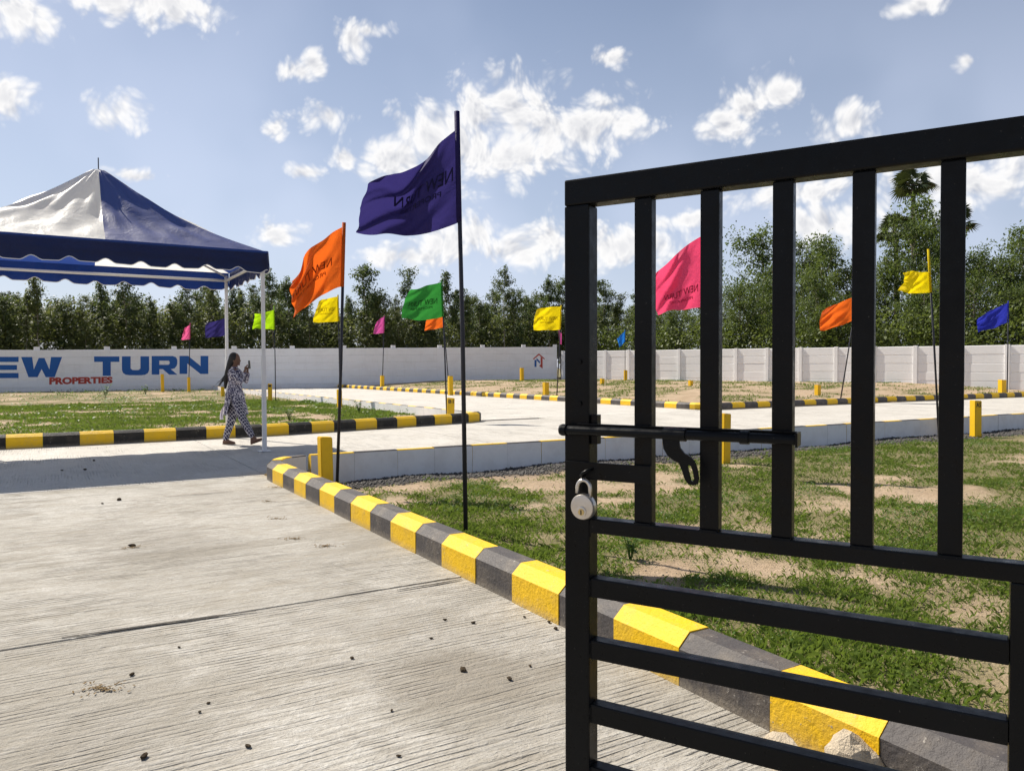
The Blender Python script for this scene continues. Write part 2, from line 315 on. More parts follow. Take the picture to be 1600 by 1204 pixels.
def m_kerb(name, col, wear=0.5):
    m, t, b, o = mat(name); p = geo(t); n = tnoise(t, p, 5, 5, 0.7); n2 = tnoise(t, p, 38, 4, 0.7); n3 = tnoise(t, p, 2.2, 4, 0.6)
    c = tmix(t, tmath(t, 'MULTIPLY', ramp(t, n3, [(0.4, (0, 0, 0)), (0.7, (1, 1, 1))]), 0.35), col, tuple(min(1, x * 0.72 + 0.03) for x in col))
    c = tmix(t, tmath(t, 'MULTIPLY', ramp(t, n, [(0.48, (0, 0, 0)), (0.72, (1, 1, 1))]), wear), c, (0.27, 0.22, 0.16))
    ch = tmath(t, 'MULTIPLY', ramp(t, n2, [(0.62, (0, 0, 0)), (0.66, (1, 1, 1))]), ramp(t, n, [(0.5, (0, 0, 0)), (0.56, (1, 1, 1))]))
    c = tmix(t, tmath(t, 'MULTIPLY', ch, 0.8), c, (0.33, 0.30, 0.26))
    sp = tn(t, 'ShaderNodeSeparateXYZ'); t.links.new(p, sp.inputs[0]); lo = tmath(t, 'ADD', tmath(t, 'MULTIPLY', sp.outputs[2], 9), tmath(t, 'MULTIPLY', n2, 0.9))
    c = tmix(t, tmath(t, 'MULTIPLY', ramp(t, lo, [(0.3, (1, 1, 1)), (0.95, (0, 0, 0))]), 0.6), c, (0.34, 0.29, 0.22))   # road dust splashed on the foot
    t.links.new(c, b.inputs['Base Color']); b.inputs['Roughness'].default_value = 0.6; b.inputs['Specular IOR Level'].default_value = 0.3
    bump(t, b, tmath(t, 'ADD', tmath(t, 'MULTIPLY', n, 1.5), n2), 0.5, 0.012); return m
MT = {}
MT['road_a'] = m_concrete('entrance_concrete', GA); MT['road_a2'] = m_concrete('hard_raked_concrete', GA, 1.0, 0.55); MT['road_b'] = m_concrete('cross_road_concrete', GA + R(90), 0.5); MT['road_c'] = m_concrete('plot_road_concrete', GA, 0.6)
MT['soil'] = m_soil()
MT['yellow'] = m_kerb('kerb_yellow', (0.82, 0.50, 0.008), 0.22)
MT['black'] = m_kerb('kerb_black_shaded', (0.014, 0.013, 0.012), 0.12)  # darker copy of the kerb black, shade of the camera-facing side put into its colour
MT['grey'] = m_kerb('kerb_black', (0.070, 0.062, 0.060), 0.35)
MT['white_kerb'] = m_paint('kerb_whitewash', (0.84, 0.83, 0.82), 0.85, (0.56, 0.52, 0.49), 0.45, 3, 0.35, 0.2)
MT['post'] = m_paint('post_yellow', (0.82, 0.50, 0.008), 0.5, (0.50, 0.30, 0.03), 0.25, 10)
MT['joint'] = m_paint('road_joint', (0.05, 0.045, 0.04), 0.95)
MT['wall'] = m_wall('wall_whitewash', (0.90, 0.895, 0.905), 0.4); MT['wall2'] = m_wall('precast_white', (0.86, 0.86, 0.86), 0.2)
MT['blue_ink'] = m_paint('blue_letter_paint', (0.012, 0.11, 0.40), 0.6, (0.03, 0.14, 0.36), 0.3, 3); MT['red_ink'] = m_paint('red_letter_paint', (0.50, 0.06, 0.04), 0.6, (0.5, 0.15, 0.1), 0.3, 3)
MT['black_ink'] = m_paint('black_print', (0.02, 0.02, 0.022), 0.7)
MT['gate'] = m_metal_black()
MT['steel'] = m_paint('brushed_steel', (0.62, 0.58, 0.53), 0.34, (0.40, 0.36, 0.31), 0.5, 60, 0.1, 0.5, 0.9)
MT['brass'] = m_paint('brass', (0.60, 0.47, 0.22), 0.35, (0.4, 0.3, 0.15), 0.3, 60, 0.05, 0.5, 0.9)
MT['pole'] = m_paint('pole_paint', (0.016, 0.017, 0.028), 0.5, (0.06, 0.05, 0.05), 0.3, 12)
MT['tube_white'] = m_paint('white_tube', (0.74, 0.74, 0.75), 0.4, (0.5, 0.48, 0.46), 0.3, 9)
MT['tent_white'] = m_cloth('tent_white', (0.88, 0.88, 0.87), 0.42, 0.46, (0.93, 0.91, 0.85), 0.35, 2.2, 1.0)
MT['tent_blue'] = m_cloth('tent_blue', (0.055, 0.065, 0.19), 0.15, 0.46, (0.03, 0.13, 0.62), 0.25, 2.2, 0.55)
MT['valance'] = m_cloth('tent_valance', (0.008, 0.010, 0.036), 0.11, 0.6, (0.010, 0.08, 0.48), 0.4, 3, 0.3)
MT['rock'] = m_paint('rubble', (0.50, 0.42, 0.31), 0.9, (0.30, 0.25, 0.19), 0.7, 14, 0.8, 0.2)
MT['gravel'] = m_paint('black_gravel', (0.075, 0.07, 0.066), 0.75, (0.16, 0.14, 0.12), 0.5, 5, 0.2, 0.4)
MT['clod'] = m_paint('soil_clod', (0.06, 0.045, 0.03), 0.95, (0.14, 0.10, 0.06), 0.6, 30, 0.8, 0.1)
MT['straw'] = m_paint('dry_litter', (0.26, 0.18, 0.09), 0.95, (0.16, 0.11, 0.06), 0.6, 40, 0.8, 0.1)
MT['grass'] = m_leaf('grass', (0.075, 0.13, 0.022), (0.145, 0.205, 0.042), 0.42, 0.55, 1.6, (0.27, 0.27, 0.095))
MT['weed'] = m_leaf('weed', (0.050, 0.11, 0.020), (0.115, 0.20, 0.040), 0.4, 0.5, 1.4)
MT['euc'] = m_leaf('eucalyptus_leaf', (0.050, 0.076, 0.030), (0.115, 0.15, 0.058), 0.36, 0.5, 0.35)
MT['green'] = m_leaf('bright_leaf', (0.052, 0.086, 0.025), (0.128, 0.168, 0.052), 0.40, 0.5, 0.35)
MT['thick'] = m_leaf('thicket_leaf', (0.055, 0.075, 0.030), (0.135, 0.155, 0.065), 0.38, 0.6, 0.5)
MT['palm'] = m_leaf('palm_leaf', (0.03, 0.045, 0.018), (0.065, 0.082, 0.03), 0.2, 0.5, 0.8)
MT['bark'] = m_paint('pale_bark', (0.30, 0.26, 0.21), 0.9, (0.14, 0.11, 0.08), 0.6, 3, 0.5, 0.1)
MT['dark_bark'] = m_paint('dark_bark', (0.10, 0.085, 0.07), 0.95, (0.05, 0.04, 0.035), 0.6, 3, 0.5, 0.1)
FL = {'navy': (0.030, 0.024, 0.125), 'orange': (0.72, 0.13, 0.014), 'green': (0.03, 0.22, 0.035), 'yellow': (0.80, 0.60, 0.005), 'lime': (0.38, 0.66, 0.01),
      'pink': (0.80, 0.07, 0.17), 'rose': (0.80, 0.12, 0.30), 'magenta': (0.55, 0.08, 0.30), 'sky': (0.02, 0.18, 0.62), 'blue': (0.025, 0.035, 0.36)}
for k, c in FL.items(): MT['pr_' + k] = m_cloth('print_' + k, tuple(x * 0.42 + 0.004 for x in c), 0.3, 0.8)
for k, c in FL.items(): MT['fl_' + k] = m_cloth('flag_' + k, c, 0.42, 0.7, tuple(min(0.95, x * 1.25) for x in c), 0.35, 5, 0.2)

# ------------------------------------------------------------------ mesh helpers
class MB:
    def __init__(s): s.v = []; s.f = []; s.m = []
    def face(s, pts, mi=0):
        b = len(s.v); s.v += [tuple(p) for p in pts]; s.f.append(tuple(range(b, b + len(pts)))); s.m.append(mi)
    def raw(s, vs, fs, mi=0):
        b = len(s.v); s.v += [tuple(p) for p in vs]; s.f += [tuple(b + i for i in f) for f in fs]; s.m += [mi] * len(fs)
    def box(s, x0, x1, y0, y1, z0, z1, mi=0, bev=0.0):
        if bev <= 0:
            s.raw([(x, y, z) for z in (z0, z1) for y in (y0, y1) for x in (x0, x1)], [(0, 2, 3, 1), (4, 5, 7, 6), (0, 1, 5, 4), (1, 3, 7, 5), (3, 2, 6, 7), (2, 0, 4, 6)], mi); return
        bm = bmesh.new(); bmesh.ops.create_cube(bm, size=1)
        for v in bm.verts: v.co = Vector(((x0 + x1) / 2 + v.co.x * (x1 - x0), (y0 + y1) / 2 + v.co.y * (y1 - y0), (z0 + z1) / 2 + v.co.z * (z1 - z0)))
        bmesh.ops.bevel(bm, geom=bm.edges[:], offset=bev, segments=2, affect='EDGES', profile=0.6)
        bm.verts.index_update(); s.raw([v.co[:] for v in bm.verts], [[v.index for v in f.verts] for f in bm.faces], mi); bm.free()
    def tube(s, pts, rad, n=8, mi=0, cap=True, sy=1.0):
        pts = [Vector(p) for p in pts]; rad = [rad] * len(pts) if isinstance(rad, (int, float)) else rad
        b = len(s.v); up = None
        for i, p in enumerate(pts):
            t = (pts[min(i + 1, len(pts) - 1)] - pts[max(i - 1, 0)]).normalized()
            if up is None: up = Vector((0, 0, 1)) if abs(t.z) < 0.9 else Vector((0, 1, 0))
            a = t.cross(up).normalized(); c = a.cross(t); up = c
            for k in range(n):
                w = 2 * math.pi * k / n; s.v.append(tuple(p + (a * math.cos(w) + c * math.sin(w) * sy) * rad[i]))
        for i in range(len(pts) - 1):
            for k in range(n):
                s.f.append((b + i * n + k, b + i * n + (k + 1) % n, b + (i + 1) * n + (k + 1) % n, b + (i + 1) * n + k)); s.m.append(mi)
        if cap:
            s.f.append(tuple(b + k for k in range(n - 1, -1, -1))); s.m.append(mi)
            e = b + (len(pts) - 1) * n; s.f.append(tuple(e + k for k in range(n))); s.m.append(mi)
    def ball(s, c, r, n=14, mi=0, rot=None):
        bm = bmesh.new(); bmesh.ops.create_uvsphere(bm, u_segments=n, v_segments=max(6, n // 2 + 1), radius=1)
        for v in bm.verts:
            q = Vector((v.co.x * r[0], v.co.y * r[1], v.co.z * r[2]))
            if rot: q.rotate(Euler(rot))
            v.co = q + Vector(c)
        bm.verts.index_update(); s.raw([v.co[:] for v in bm.verts], [[v.index for v in f.verts] for f in bm.faces], mi); bm.free()
    def prism(s, poly, fn, h0, h1, mi=0):
        "poly of 2D points lifted by fn(u, v, h)"
        n = len(poly); b = len(s.v)
        s.v += [tuple(fn(u, v, h0)) for u, v in poly] + [tuple(fn(u, v, h1)) for u, v in poly]
        s.f.append(tuple(b + i for i in range(n - 1, -1, -1))); s.f.append(tuple(b + n + i for i in range(n)))
        s.f += [(b + i, b + (i + 1) % n, b + n + (i + 1) % n, b + n + i) for i in range(n)]; s.m += [mi] * (n + 2)
    def mesh(s, name, mats, smooth=False, org=None):
        me = bpy.data.meshes.new(name)
        v = s.v if org is None else [(a - org[0], b_ - org[1], c - org[2]) for a, b_, c in s.v]
        me.from_pydata(v, [], s.f)
        for mm in (mats if isinstance(mats, (list, tuple)) else [mats]): me.materials.append(mm)
        if any(s.m): me.polygons.foreach_set('material_index', s.m)
        if smooth: me.polygons.foreach_set('use_smooth', [True] * len(s.f))
        me.update(); return me
    def build(s, name, mats, parent=None, smooth=False, org=None):
        return link(name, s.mesh(name, mats, smooth, org), parent)
def link(name, me, parent=None, loc=None, rz=None):
    o = bpy.data.objects.new(name, me); COL.objects.link(o)
    if parent is not None: o.parent = parent
    if loc is not None: o.location = loc
    if rz is not None: o.rotation_euler = (0, 0, rz)
    return o
def tag(o, label, cat=None, group=None, kind=None):
    if label: o['label'] = label
    if cat: o['category'] = cat
    if group: o['group'] = group
    if kind: o['kind'] = kind
    return o
def thing(name, loc, label, cat, group=None, rz=0):
    return tag(link(name, None, None, loc, rz), label, cat, group)
def np_mesh(name, verts, faces, m, smooth=False):
    me = bpy.data.meshes.new(name); nv = len(verts); nf, k = faces.shape
    me.vertices.add(nv); me.vertices.foreach_set('co', np.ascontiguousarray(verts, dtype=np.float32).ravel())
    me.loops.add(nf * k); me.loops.foreach_set('vertex_index', np.ascontiguousarray(faces, dtype=np.int32).ravel())
    me.polygons.add(nf); me.polygons.foreach_set('loop_start', np.arange(0, nf * k, k, dtype=np.int32))
    me.update(calc_edges=True)
    if smooth: me.polygons.foreach_set('use_smooth', np.ones(nf, dtype=bool))
    me.materials.append(m); me.validate(); return me
_TX = {}
def text_mesh(s, size=1.0, bold=0.0):
    if (s, bold) not in _TX: _TX[(s, bold)] = _text_mesh(s, size, bold)
    return _TX[(s, bold)]
def _text_mesh(s, size=1.0, bold=0.0):
    c = bpy.data.curves.new('t', 'FONT'); c.body = s; c.size = size; c.offset = bold; c.resolution_u = 3
    o = bpy.data.objects.new('t', c); COL.objects.link(o)
    me = bpy.data.meshes.new_from_object(o.evaluated_get(bpy.context.evaluated_depsgraph_get()))
    bpy.data.objects.remove(o); bpy.data.curves.remove(c)
    v = [Vector(x.co) for x in me.vertices]; f = [tuple(p.vertices) for p in me.polygons]; bpy.data.meshes.remove(me)
    x0 = min(p.x for p in v); x1 = max(p.x for p in v); y0 = min(p.y for p in v); y1 = max(p.y for p in v)
    return [((p.x - x0) / (x1 - x0), (p.y - y0) / (y1 - y0)) for p in v], f, (x1 - x0) / (y1 - y0)

# ------------------------------------------------------------------ ground sheet
def axis(spec):
    out = []
    for a, b, st in spec: out += list(np.arange(a, b - 1e-6, st))
    return np.array(out + [spec[-1][1]])
PA = axis([(-900, -60, 120), (-60, -8, 2.0), (-8, 2.2, 0.8), (2.2, 2.55, 0.05), (2.55, 12, 0.11), (12, 30, 0.3), (30, 75, 1.2), (75, 900, 110)])
QA = axis([(-900, -40, 110), (-40, -3, 2.0), (-3, 10.7, 0.11), (10.7, 16, 0.6), (16, 19, 0.1), (19, 40, 0.35), (40, 75, 0.9), (75, 900, 110)])
PP, QQ = np.meshgrid(PA, QA, indexing='ij'); ZZ = terrain(PP, QQ)
vx = np.stack([PP * GB.x + QQ * GC.x, PP * GB.y + QQ * GC.y, ZZ], -1).reshape(-1, 3)
nI, nJ = PP.shape; I, J = np.meshgrid(np.arange(nI - 1), np.arange(nJ - 1), indexing='ij'); b0 = (I * nJ + J).ravel()
fc = np.stack([b0, b0 + nJ, b0 + nJ + 1, b0 + 1], -1)
gme = np_mesh('ground', vx, fc, MT['soil'], True)
for nm, fn in (('veg', veg), ('gravel', gravel_w)):
    a = gme.attributes.new(nm, 'FLOAT', 'POINT'); a.data.foreach_set('value', np.asarray(fn(PP, QQ), dtype=np.float32).ravel())
gnd = tag(link('ground', gme), 'sandy soil ground with patches of grass', None, None, 'structure')

# ------------------------------------------------------------------ roads of poured slabs
def road(name, label, rects, m):
    def bx(mb, p0, p1, q0, q1, z0, z1, bev=0.006): mb.box(p0, p1, q0, q1, z0, z1, 0, bev)
    ro = tag(link(name, None), label, None, None, 'structure')
    for (p0, p1, q0, q1) in rects:
        mb = MB(); gp = 0.006; dz = random.uniform(-0.003, 0.003)
        bx(mb, p0 + gp, p1 - gp, q0 + gp, q1 - gp, -0.30, dz)
        mb.v = [tuple(g(*v)) for v in mb.v]; mb.build('slab', MT['road_a2'] if name == 'entrance_road' and q1 < 5 else m, ro)
    return ro
road('entrance_road', 'pale raked concrete entrance road', [(a, b, q0, q1) for a, b in ((-6.2, -1.9), (-1.9, 2.42)) for q0, q1 in ((-7.4, -4.7), (-4.7, -0.1), (-0.1, 4.58), (4.58, 9.12))] + [(-6.2, 2.42, 9.12, 10.35)], MT['road_a'])
cr = []; pe = [-40, -31, -22.5, -15, -8.5, -2.3, 2.42, 7.1, 11.8, 16.5, 21.2, 25.9, 30.6, 35.3, 40, 46, 54, 64]
for a, b in zip(pe[:-1], pe[1:]):
    q1 = 18.2 if a > 9 else float(ql((a + b) / 2)) + 0.25
    cr.append((a, b, 10.36 if b <= 2.43 else float(QW(b)) - 0.01, q1))
road('cross_road', 'bright concrete cross road between striped kerbs', cr, MT['road_b'])
qe = [18.21] + list(np.arange(22.7, 60, 4.5)) + [61.5]
road('plot_road', 'bright concrete plot road leading to the back wall', [(9.85, 14.1, a, b) for a, b in zip(qe[:-1], qe[1:])] + [(14.1, 18.35, a, b) for a, b in zip(qe[:-1], qe[1:])], MT['road_c'])

def gpt(px, py, z=0.0):
    d = ray(px, py); k = (z - CAMH) / d.z; return Vector((d.x * k, d.y * k, z))
ER = bpy.data.objects['entrance_road']; mb = MB()
for seg in ([(96, 995), (180, 983.5), (290, 968), (340, 961), (400, 953.5)], [(620, 921), (680, 911.5), (722, 904)], [(255, 775), (320, 770.5), (365, 767)]):
    P_ = [gpt(x, y, 0.006) for x, y in seg]; 
    for i in range(len(P_) - 1):
        w0, w1 = [0.013 * (0.35 if j in (0, len(P_) - 1) else random.uniform(0.7, 1.1)) for j in (i, i + 1)]; n_ = Vector((-(P_[i + 1] - P_[i]).y, (P_[i + 1] - P_[i]).x, 0)).normalized()
        mb.face([P_[i] - n_ * w0, P_[i + 1] - n_ * w1, P_[i + 1] + n_ * w1, P_[i] + n_ * w0])
mb.build('joint_sealant', MT['joint'], ER)['kind'] = 'stuff'
# ------------------------------------------------------------------ kerbs of alternating blocks
def kerb(name, label, path, blen, inward, first=0, zb=-0.34, face=0.165, top=0.225, w=0.19, dark='grey'):
    "path: (p,q) of the road side foot; inward=+1 when the plot lies to the right of travel"
    P = [Vector((a, b)) for a, b in path]; cum = [0]
    for a, b in zip(P[:-1], P[1:]): cum.append(cum[-1] + (b - a).length)
    def pt(s):
        s = max(0, min(cum[-1], s))
        for i in range(len(P) - 1):
            if s <= cum[i + 1] + 1e-9: 
                t = (s - cum[i]) / max(1e-9, cum[i + 1] - cum[i]); return P[i].lerp(P[i + 1], t)
        return P[-1]
    def nrm(s):
        d = (pt(s + 0.06) - pt(s - 0.06)).normalized(); return Vector((d.y, -d.x)) * inward
    k = thing(name, g(P[0].x, P[0].y, 0), label, 'kerb'); org = tuple(k.location)
    prof = [(0, zb), (0, face), (0.065, top), (w - 0.012, top), (w, top - 0.012), (w, zb)]
    s = 0; i = first
    while s < cum[-1] - 0.05:
        e = min(cum[-1], (i - first + 1) * blen + random.uniform(-0.02, 0.02)); gap = 0.0016
        mb = MB(); segs = 3 if True else 1; ring = []
        jz = random.uniform(-0.004, 0.004); jn = random.uniform(-0.004, 0.004)
        for j in range(segs + 1):
            ss = s + gap + (e - s - 2 * gap) * j / segs; c = pt(ss); n = nrm(ss)
            ring.append([g(c.x + n.x * (a + jn), c.y + n.y * (a + jn), z + (jz if z > 0 else 0)) for a, z in prof])
        m_ = len(prof)
        for j in range(segs):
            for q in range(m_):
                q2 = (q + 1) % m_; fcs = [ring[j][q], ring[j][q2], ring[j + 1][q2], ring[j + 1][q]]
                mb.face(fcs if inward < 0 else fcs[::-1], 1 if q >= 4 else 0)
        mb.face(ring[0] if inward > 0 else ring[0][::-1], 0); mb.face(ring[-1][::-1] if inward > 0 else ring[-1], 0)
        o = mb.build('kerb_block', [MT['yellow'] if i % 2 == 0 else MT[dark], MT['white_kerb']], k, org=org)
        bm = bmesh.new(); bm.from_mesh(o.data); bmesh.ops.remove_doubles(bm, verts=bm.verts, dist=1e-5); bmesh.ops.recalc_face_normals(bm, faces=bm.faces); bm.to_mesh(o.data); bm.free()
        s = e; i += 1
    return k
arc = [(3.05 - 0.72 * math.cos(a), 9.85 + 0.72 * math.sin(a)) for a in np.linspace(0, math.pi / 2, 9)]
kerb('striped_kerb', 'yellow and charcoal kerb running from the gate along the entrance road', [(2.36, -2.26), (2.36, 3)] + [(2.33, 9.85)] + arc[1:-1], 0.475, 1, 0)
kerb('white_backed_kerb', 'whitewashed back of the kerb between grassy plot and cross road', [(3.05, QW(3.05)), (12, QW(12)), (22, QW(22)), (34, QW(34))], 0.62, 1, 0, w=0.17)
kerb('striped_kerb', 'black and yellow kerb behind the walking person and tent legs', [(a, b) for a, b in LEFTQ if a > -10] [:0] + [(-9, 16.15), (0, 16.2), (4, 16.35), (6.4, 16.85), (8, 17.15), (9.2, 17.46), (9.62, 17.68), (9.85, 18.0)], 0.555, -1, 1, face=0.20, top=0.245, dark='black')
kerb('white_backed_kerb', 'white kerb seen across the left plot along the plot road', [(9.85, 61), (9.85, 18.05)], 0.62, 1, 0, w=0.17)
kerb('striped_kerb', 'yellow and grey kerb leading from the cross road to the back wall', [(18.32, 61), (18.32, 30), (18.32, 19.3), (18.45, 18.7), (18.9, 18.25)], 0.60, -1, 0)
kerb('striped_kerb', 'yellow and black kerb beyond the cross road seen through the gate bars', [(18.95, 18.22), (28, 18.3), (40, 18.1), (52, 18.0)], 0.62, -1, 1)

# ------------------------------------------------------------------ boundary walls
A_ = Vector((-32.38, 48.55, 0)); Cn = Vector((4.04, 64.8, 0)); WD = (Cn - A_).normalized(); WLEN = (Cn - A_).length
WN = Vector((WD.y, -WD.x, 0))                                  # towards the camera
def wtop(s): return 2.63 + 0.55 * max(0, min(1, s / WLEN))
def wpt(s, z, off=0.0): v = A_ + WD * s + WN * off; v.z = z; return v
def on_wall(px, py, off=0.0):
    d = ray(px, py); o = Vector((0, 0, CAMH)); k = ((A_ + WN * off - o).dot(WN)) / d.dot(WN); h = o + d * k; return (h - A_).dot(WD), h.z
wl = thing('boundary_wall', A_, 'long white boundary wall painted with blue lettering, stubby columns on top', 'wall')
cols = [on_wall(px, 545)[0] for px in (57, 167, 272, 366, 457, 538, 615, 688, 755, 819, 868)]
sp = cols[1] - cols[0]; cols = [cols[0] - sp * k for k in range(8, 0, -1)] + cols
for a, b in zip(cols[:-1], cols[1:]):
    rows = 6
    for k in range(rows):
        mb = MB(); za0, za1 = [-0.25 + (wtop(a) + 0.25) * (k + j) / rows for j in (0, 1)]; zb0, zb1 = [-0.25 + (wtop(b) + 0.25) * (k + j) / rows for j in (0, 1)]
        jf = random.uniform(-0.003, 0.004); bv = 0.012
        F_ = [wpt(a, za0 + 0.004, jf), wpt(b, zb0 + 0.004, jf), wpt(b, zb1 - bv, jf), wpt(a, za1 - bv, jf), wpt(a, za1 - 0.002, jf - bv), wpt(b, zb1 - 0.002, jf - bv)]
        Bk = [wpt(a, za0 + 0.004, -0.06), wpt(b, zb0 + 0.004, -0.06), wpt(b, zb1 - 0.002, -0.06), wpt(a, za1 - 0.002, -0.06)]
        mb.raw(F_ + Bk, [(0, 1, 2, 3), (3, 2, 5, 4), (4, 5, 8, 9), (9, 8, 7, 6), (6, 7, 1, 0), (0, 3, 4, 9, 6), (1, 7, 8, 5, 2)])
        mb.build('panel', MT['wall'], wl, org=A_)
for s in cols:
    mb = MB(); t_ = wtop(s) + 0.20; hw = 0.17
    mb.box(-hw, hw, -0.20, -0.064, -0.3, t_, 0, 0.012)
    mb.v = [tuple(wpt(s + x, z, -y - 0.20 + 0.0) if False else wpt(s + x, z, y)) for x, y, z in mb.v]; mb.build('column', MT['wall'], wl, org=A_)
# painted lettering
def uv_wall(px0, py0, px1, py1):
    a = on_wall(px0, py0); b = on_wall(px1, py1); c = on_wall(px0, py1); return a[0], b[0], a[1], b[1]
GL = {'E': [[(0, 0), (.3, 0), (.3, 1), (0, 1)], [(.3, 0), (1, 0), (1, .24), (.3, .24)], [(.3, .385), (.96, .385), (.96, .615), (.3, .615)], [(.3, .76), (1, .76), (1, 1), (.3, 1)]],
      'T': [[(0, .72), (1, .72), (1, 1), (0, 1)], [(.34, 0), (.66, 0), (.66, .72), (.34, .72)]],
      'U': [[(0, 1), (0, .28), (.04, .12), (.14, .03), (.28, 0), (.5, 0), (.5, .27), (.38, .28), (.32, .36), (.32, 1)], [(1, 1), (.68, 1), (.68, .36), (.62, .28), (.5, .27), (.5, 0), (.72, 0), (.86, .03), (.96, .12), (1, .28)]],
      'R': [[(0, 0), (.3, 0), (.3, 1), (0, 1)], [(.3, .75), (.66, .75), (.7, .70), (.7, .58), (.66, .53), (.98, .48), (1, .6), (1, .8), (.95, .93), (.82, 1), (.3, 1)], [(.3, .29), (.44, .29), (.68, 0), (1, 0), (.75, .29), (.9, .34), (.98, .48), (.66, .53), (.3, .53)]],
      'N': [[(0, 0), (.27, 0), (.27, .58), (.27, 1), (0, 1)], [(.27, 1), (.27, .58), (.73, 0), (.73, .44), (.3, 1)], [(.73, 0), (1, 0), (1, 1), (.73, 1), (.73, .44)]],
      'W': [[(0, 1), (.18, 0), (.40, 0), (.5, .40), (.5, .95), (.43, .95), (.31, .38), (.27, 1)], [(.5, .40), (.60, 0), (.82, 0), (1, 1), (.73, 1), (.69, .38), (.57, .95), (.5, .95)]]}
def letter(mb, ch, x0, x1, yt, yb):
    for poly in GL[ch]:
        pts = []
        for u, v in poly:
            px = x0 + (x1 - x0) * u; s, z = on_wall(px, yb + (yt - yb) * v, 0.008); pts.append(wpt(s, z, 0.008))
        mb.face(pts)
mb = MB(); letter(mb, 'N', -82, -36, 556.5, 591.5); letter(mb, 'E', -32, 29, 557.3, 590.5); letter(mb, 'W', 33, 97, 557.5, 589)
mb.build('painted_word', MT['blue_ink'], wl, org=A_)
mb = MB()
for ch, a, b, yt, yb in (('T', 147, 186.5, 556.7, 587), ('U', 190.5, 233, 556.5, 586), ('R', 237, 277, 556, 585), ('N', 280.5, 325.5, 555.8, 584)): letter(mb, ch, a, b, yt, yb)
mb.build('painted_word', MT['blue_ink'], wl, org=A_)
tv, tf, ar = text_mesh('PROPERTIES', 1, 0.055); mb = MB()
pts = []
for u, v in tv:
    px = 77 + 99 * u; y0 = 600.8 - 2.3 * u; s, z = on_wall(px, y0 + (-11.5 + 1.2 * u) * v, 0.008); pts.append(wpt(s, z, 0.008))
mb.raw(pts, tf); mb.build('painted_word', MT['red_ink'], wl, org=A_)
def wpoly(mb, px):
    mb.face([wpt(*on_wall(x, y, 0.008), 0.008) for x, y in px])
mb = MB(); wpoly(mb, [(832.5, 560.5), (840.5, 553.3), (842.2, 552.2), (842.2, 554.6), (834, 561.5)]); wpoly(mb, [(842.2, 552.2), (851.5, 560.2), (850.3, 561.3), (842.2, 554.6)]); wpoly(mb, [(842.4, 571), (847.8, 575.8), (847.8, 559.6), (844.8, 557), (844.8, 569.5)][::-1])
mb.build('house_emblem_red', MT['red_ink'], wl, org=A_)
mb = MB(); wpoly(mb, [(835.2, 573), (838.3, 573), (838.3, 562.4), (835.2, 561.8)]); wpoly(mb, [(838.3, 562.4), (838.3, 558.8), (843.6, 564.5), (843.6, 568.2)][::-1])
mb.build('house_emblem_blue', MT['blue_ink'], wl, org=A_)
# right precast wall
A2 = Vector((4.3, 64.95, 0)); D2 = (Vector((27.2, 41, 0)) - Vector((4.04, 65.2, 0))).normalized(); N2_ = Vector((-D2.y, D2.x, 0)) * -1
if N2_.dot(Vector((0, -1, 0))) < 0: N2_ = -N2_
def w2(s, z, off=0): v = A2 + D2 * s + N2_ * off; v.z = z; return v
wr = thing('precast_wall', A2, 'white precast panel wall along the right side behind the gate', 'wall')
bay = 2.32; nb = 22
pm = {}
def top2(s): return 2.80 - 0.25 * s / 33
for i in range(nb):
    s0 = i * bay + 0.12; s1 = (i + 1) * bay - 0.12
    for k in range(5):
        zt = top2(i * bay); z0 = 0.12 + (zt - 0.12) * k / 5; z1 = 0.12 + (zt - 0.12) * (k + 1) / 5
        if k == 0: z0 = -0.3
        mb = MB(); jf = random.uniform(-0.006, 0.006); c = 0.025
        mb.raw([w2(s0, z0, jf - 0.02), w2(s1, z0, jf - 0.02), w2(s1, z0 + c, jf), w2(s0, z0 + c, jf), w2(s1, z1 - c, jf), w2(s0, z1 - c, jf), w2(s1, z1 - 0.003, jf - 0.02), w2(s0, z1 - 0.003, jf - 0.02), w2(s1, z1 - 0.003, -0.05), w2(s0, z1 - 0.003, -0.05), w2(s1, z0, -0.05), w2(s0, z0, -0.05)],
               [(0, 1, 2, 3), (3, 2, 4, 5), (5, 4, 6, 7), (7, 6, 8, 9), (9, 8, 10, 11), (11, 10, 1, 0), (0, 3, 5, 7, 9, 11), (1, 10, 8, 6, 4, 2)])
        mb.build('panel', MT['wall2'], wr, org=A2)
for i in range(nb + 1):
    mb = MB(); mb.box(-0.115, 0.115, -0.09, 0.075, -0.3, top2(i * bay) + 0.05, 0, 0.015)
    mb.v = [tuple(w2(i * bay + x, z, y)) for x, y, z in mb.v]; mb.build('column', MT['wall2'], wr, org=A2)

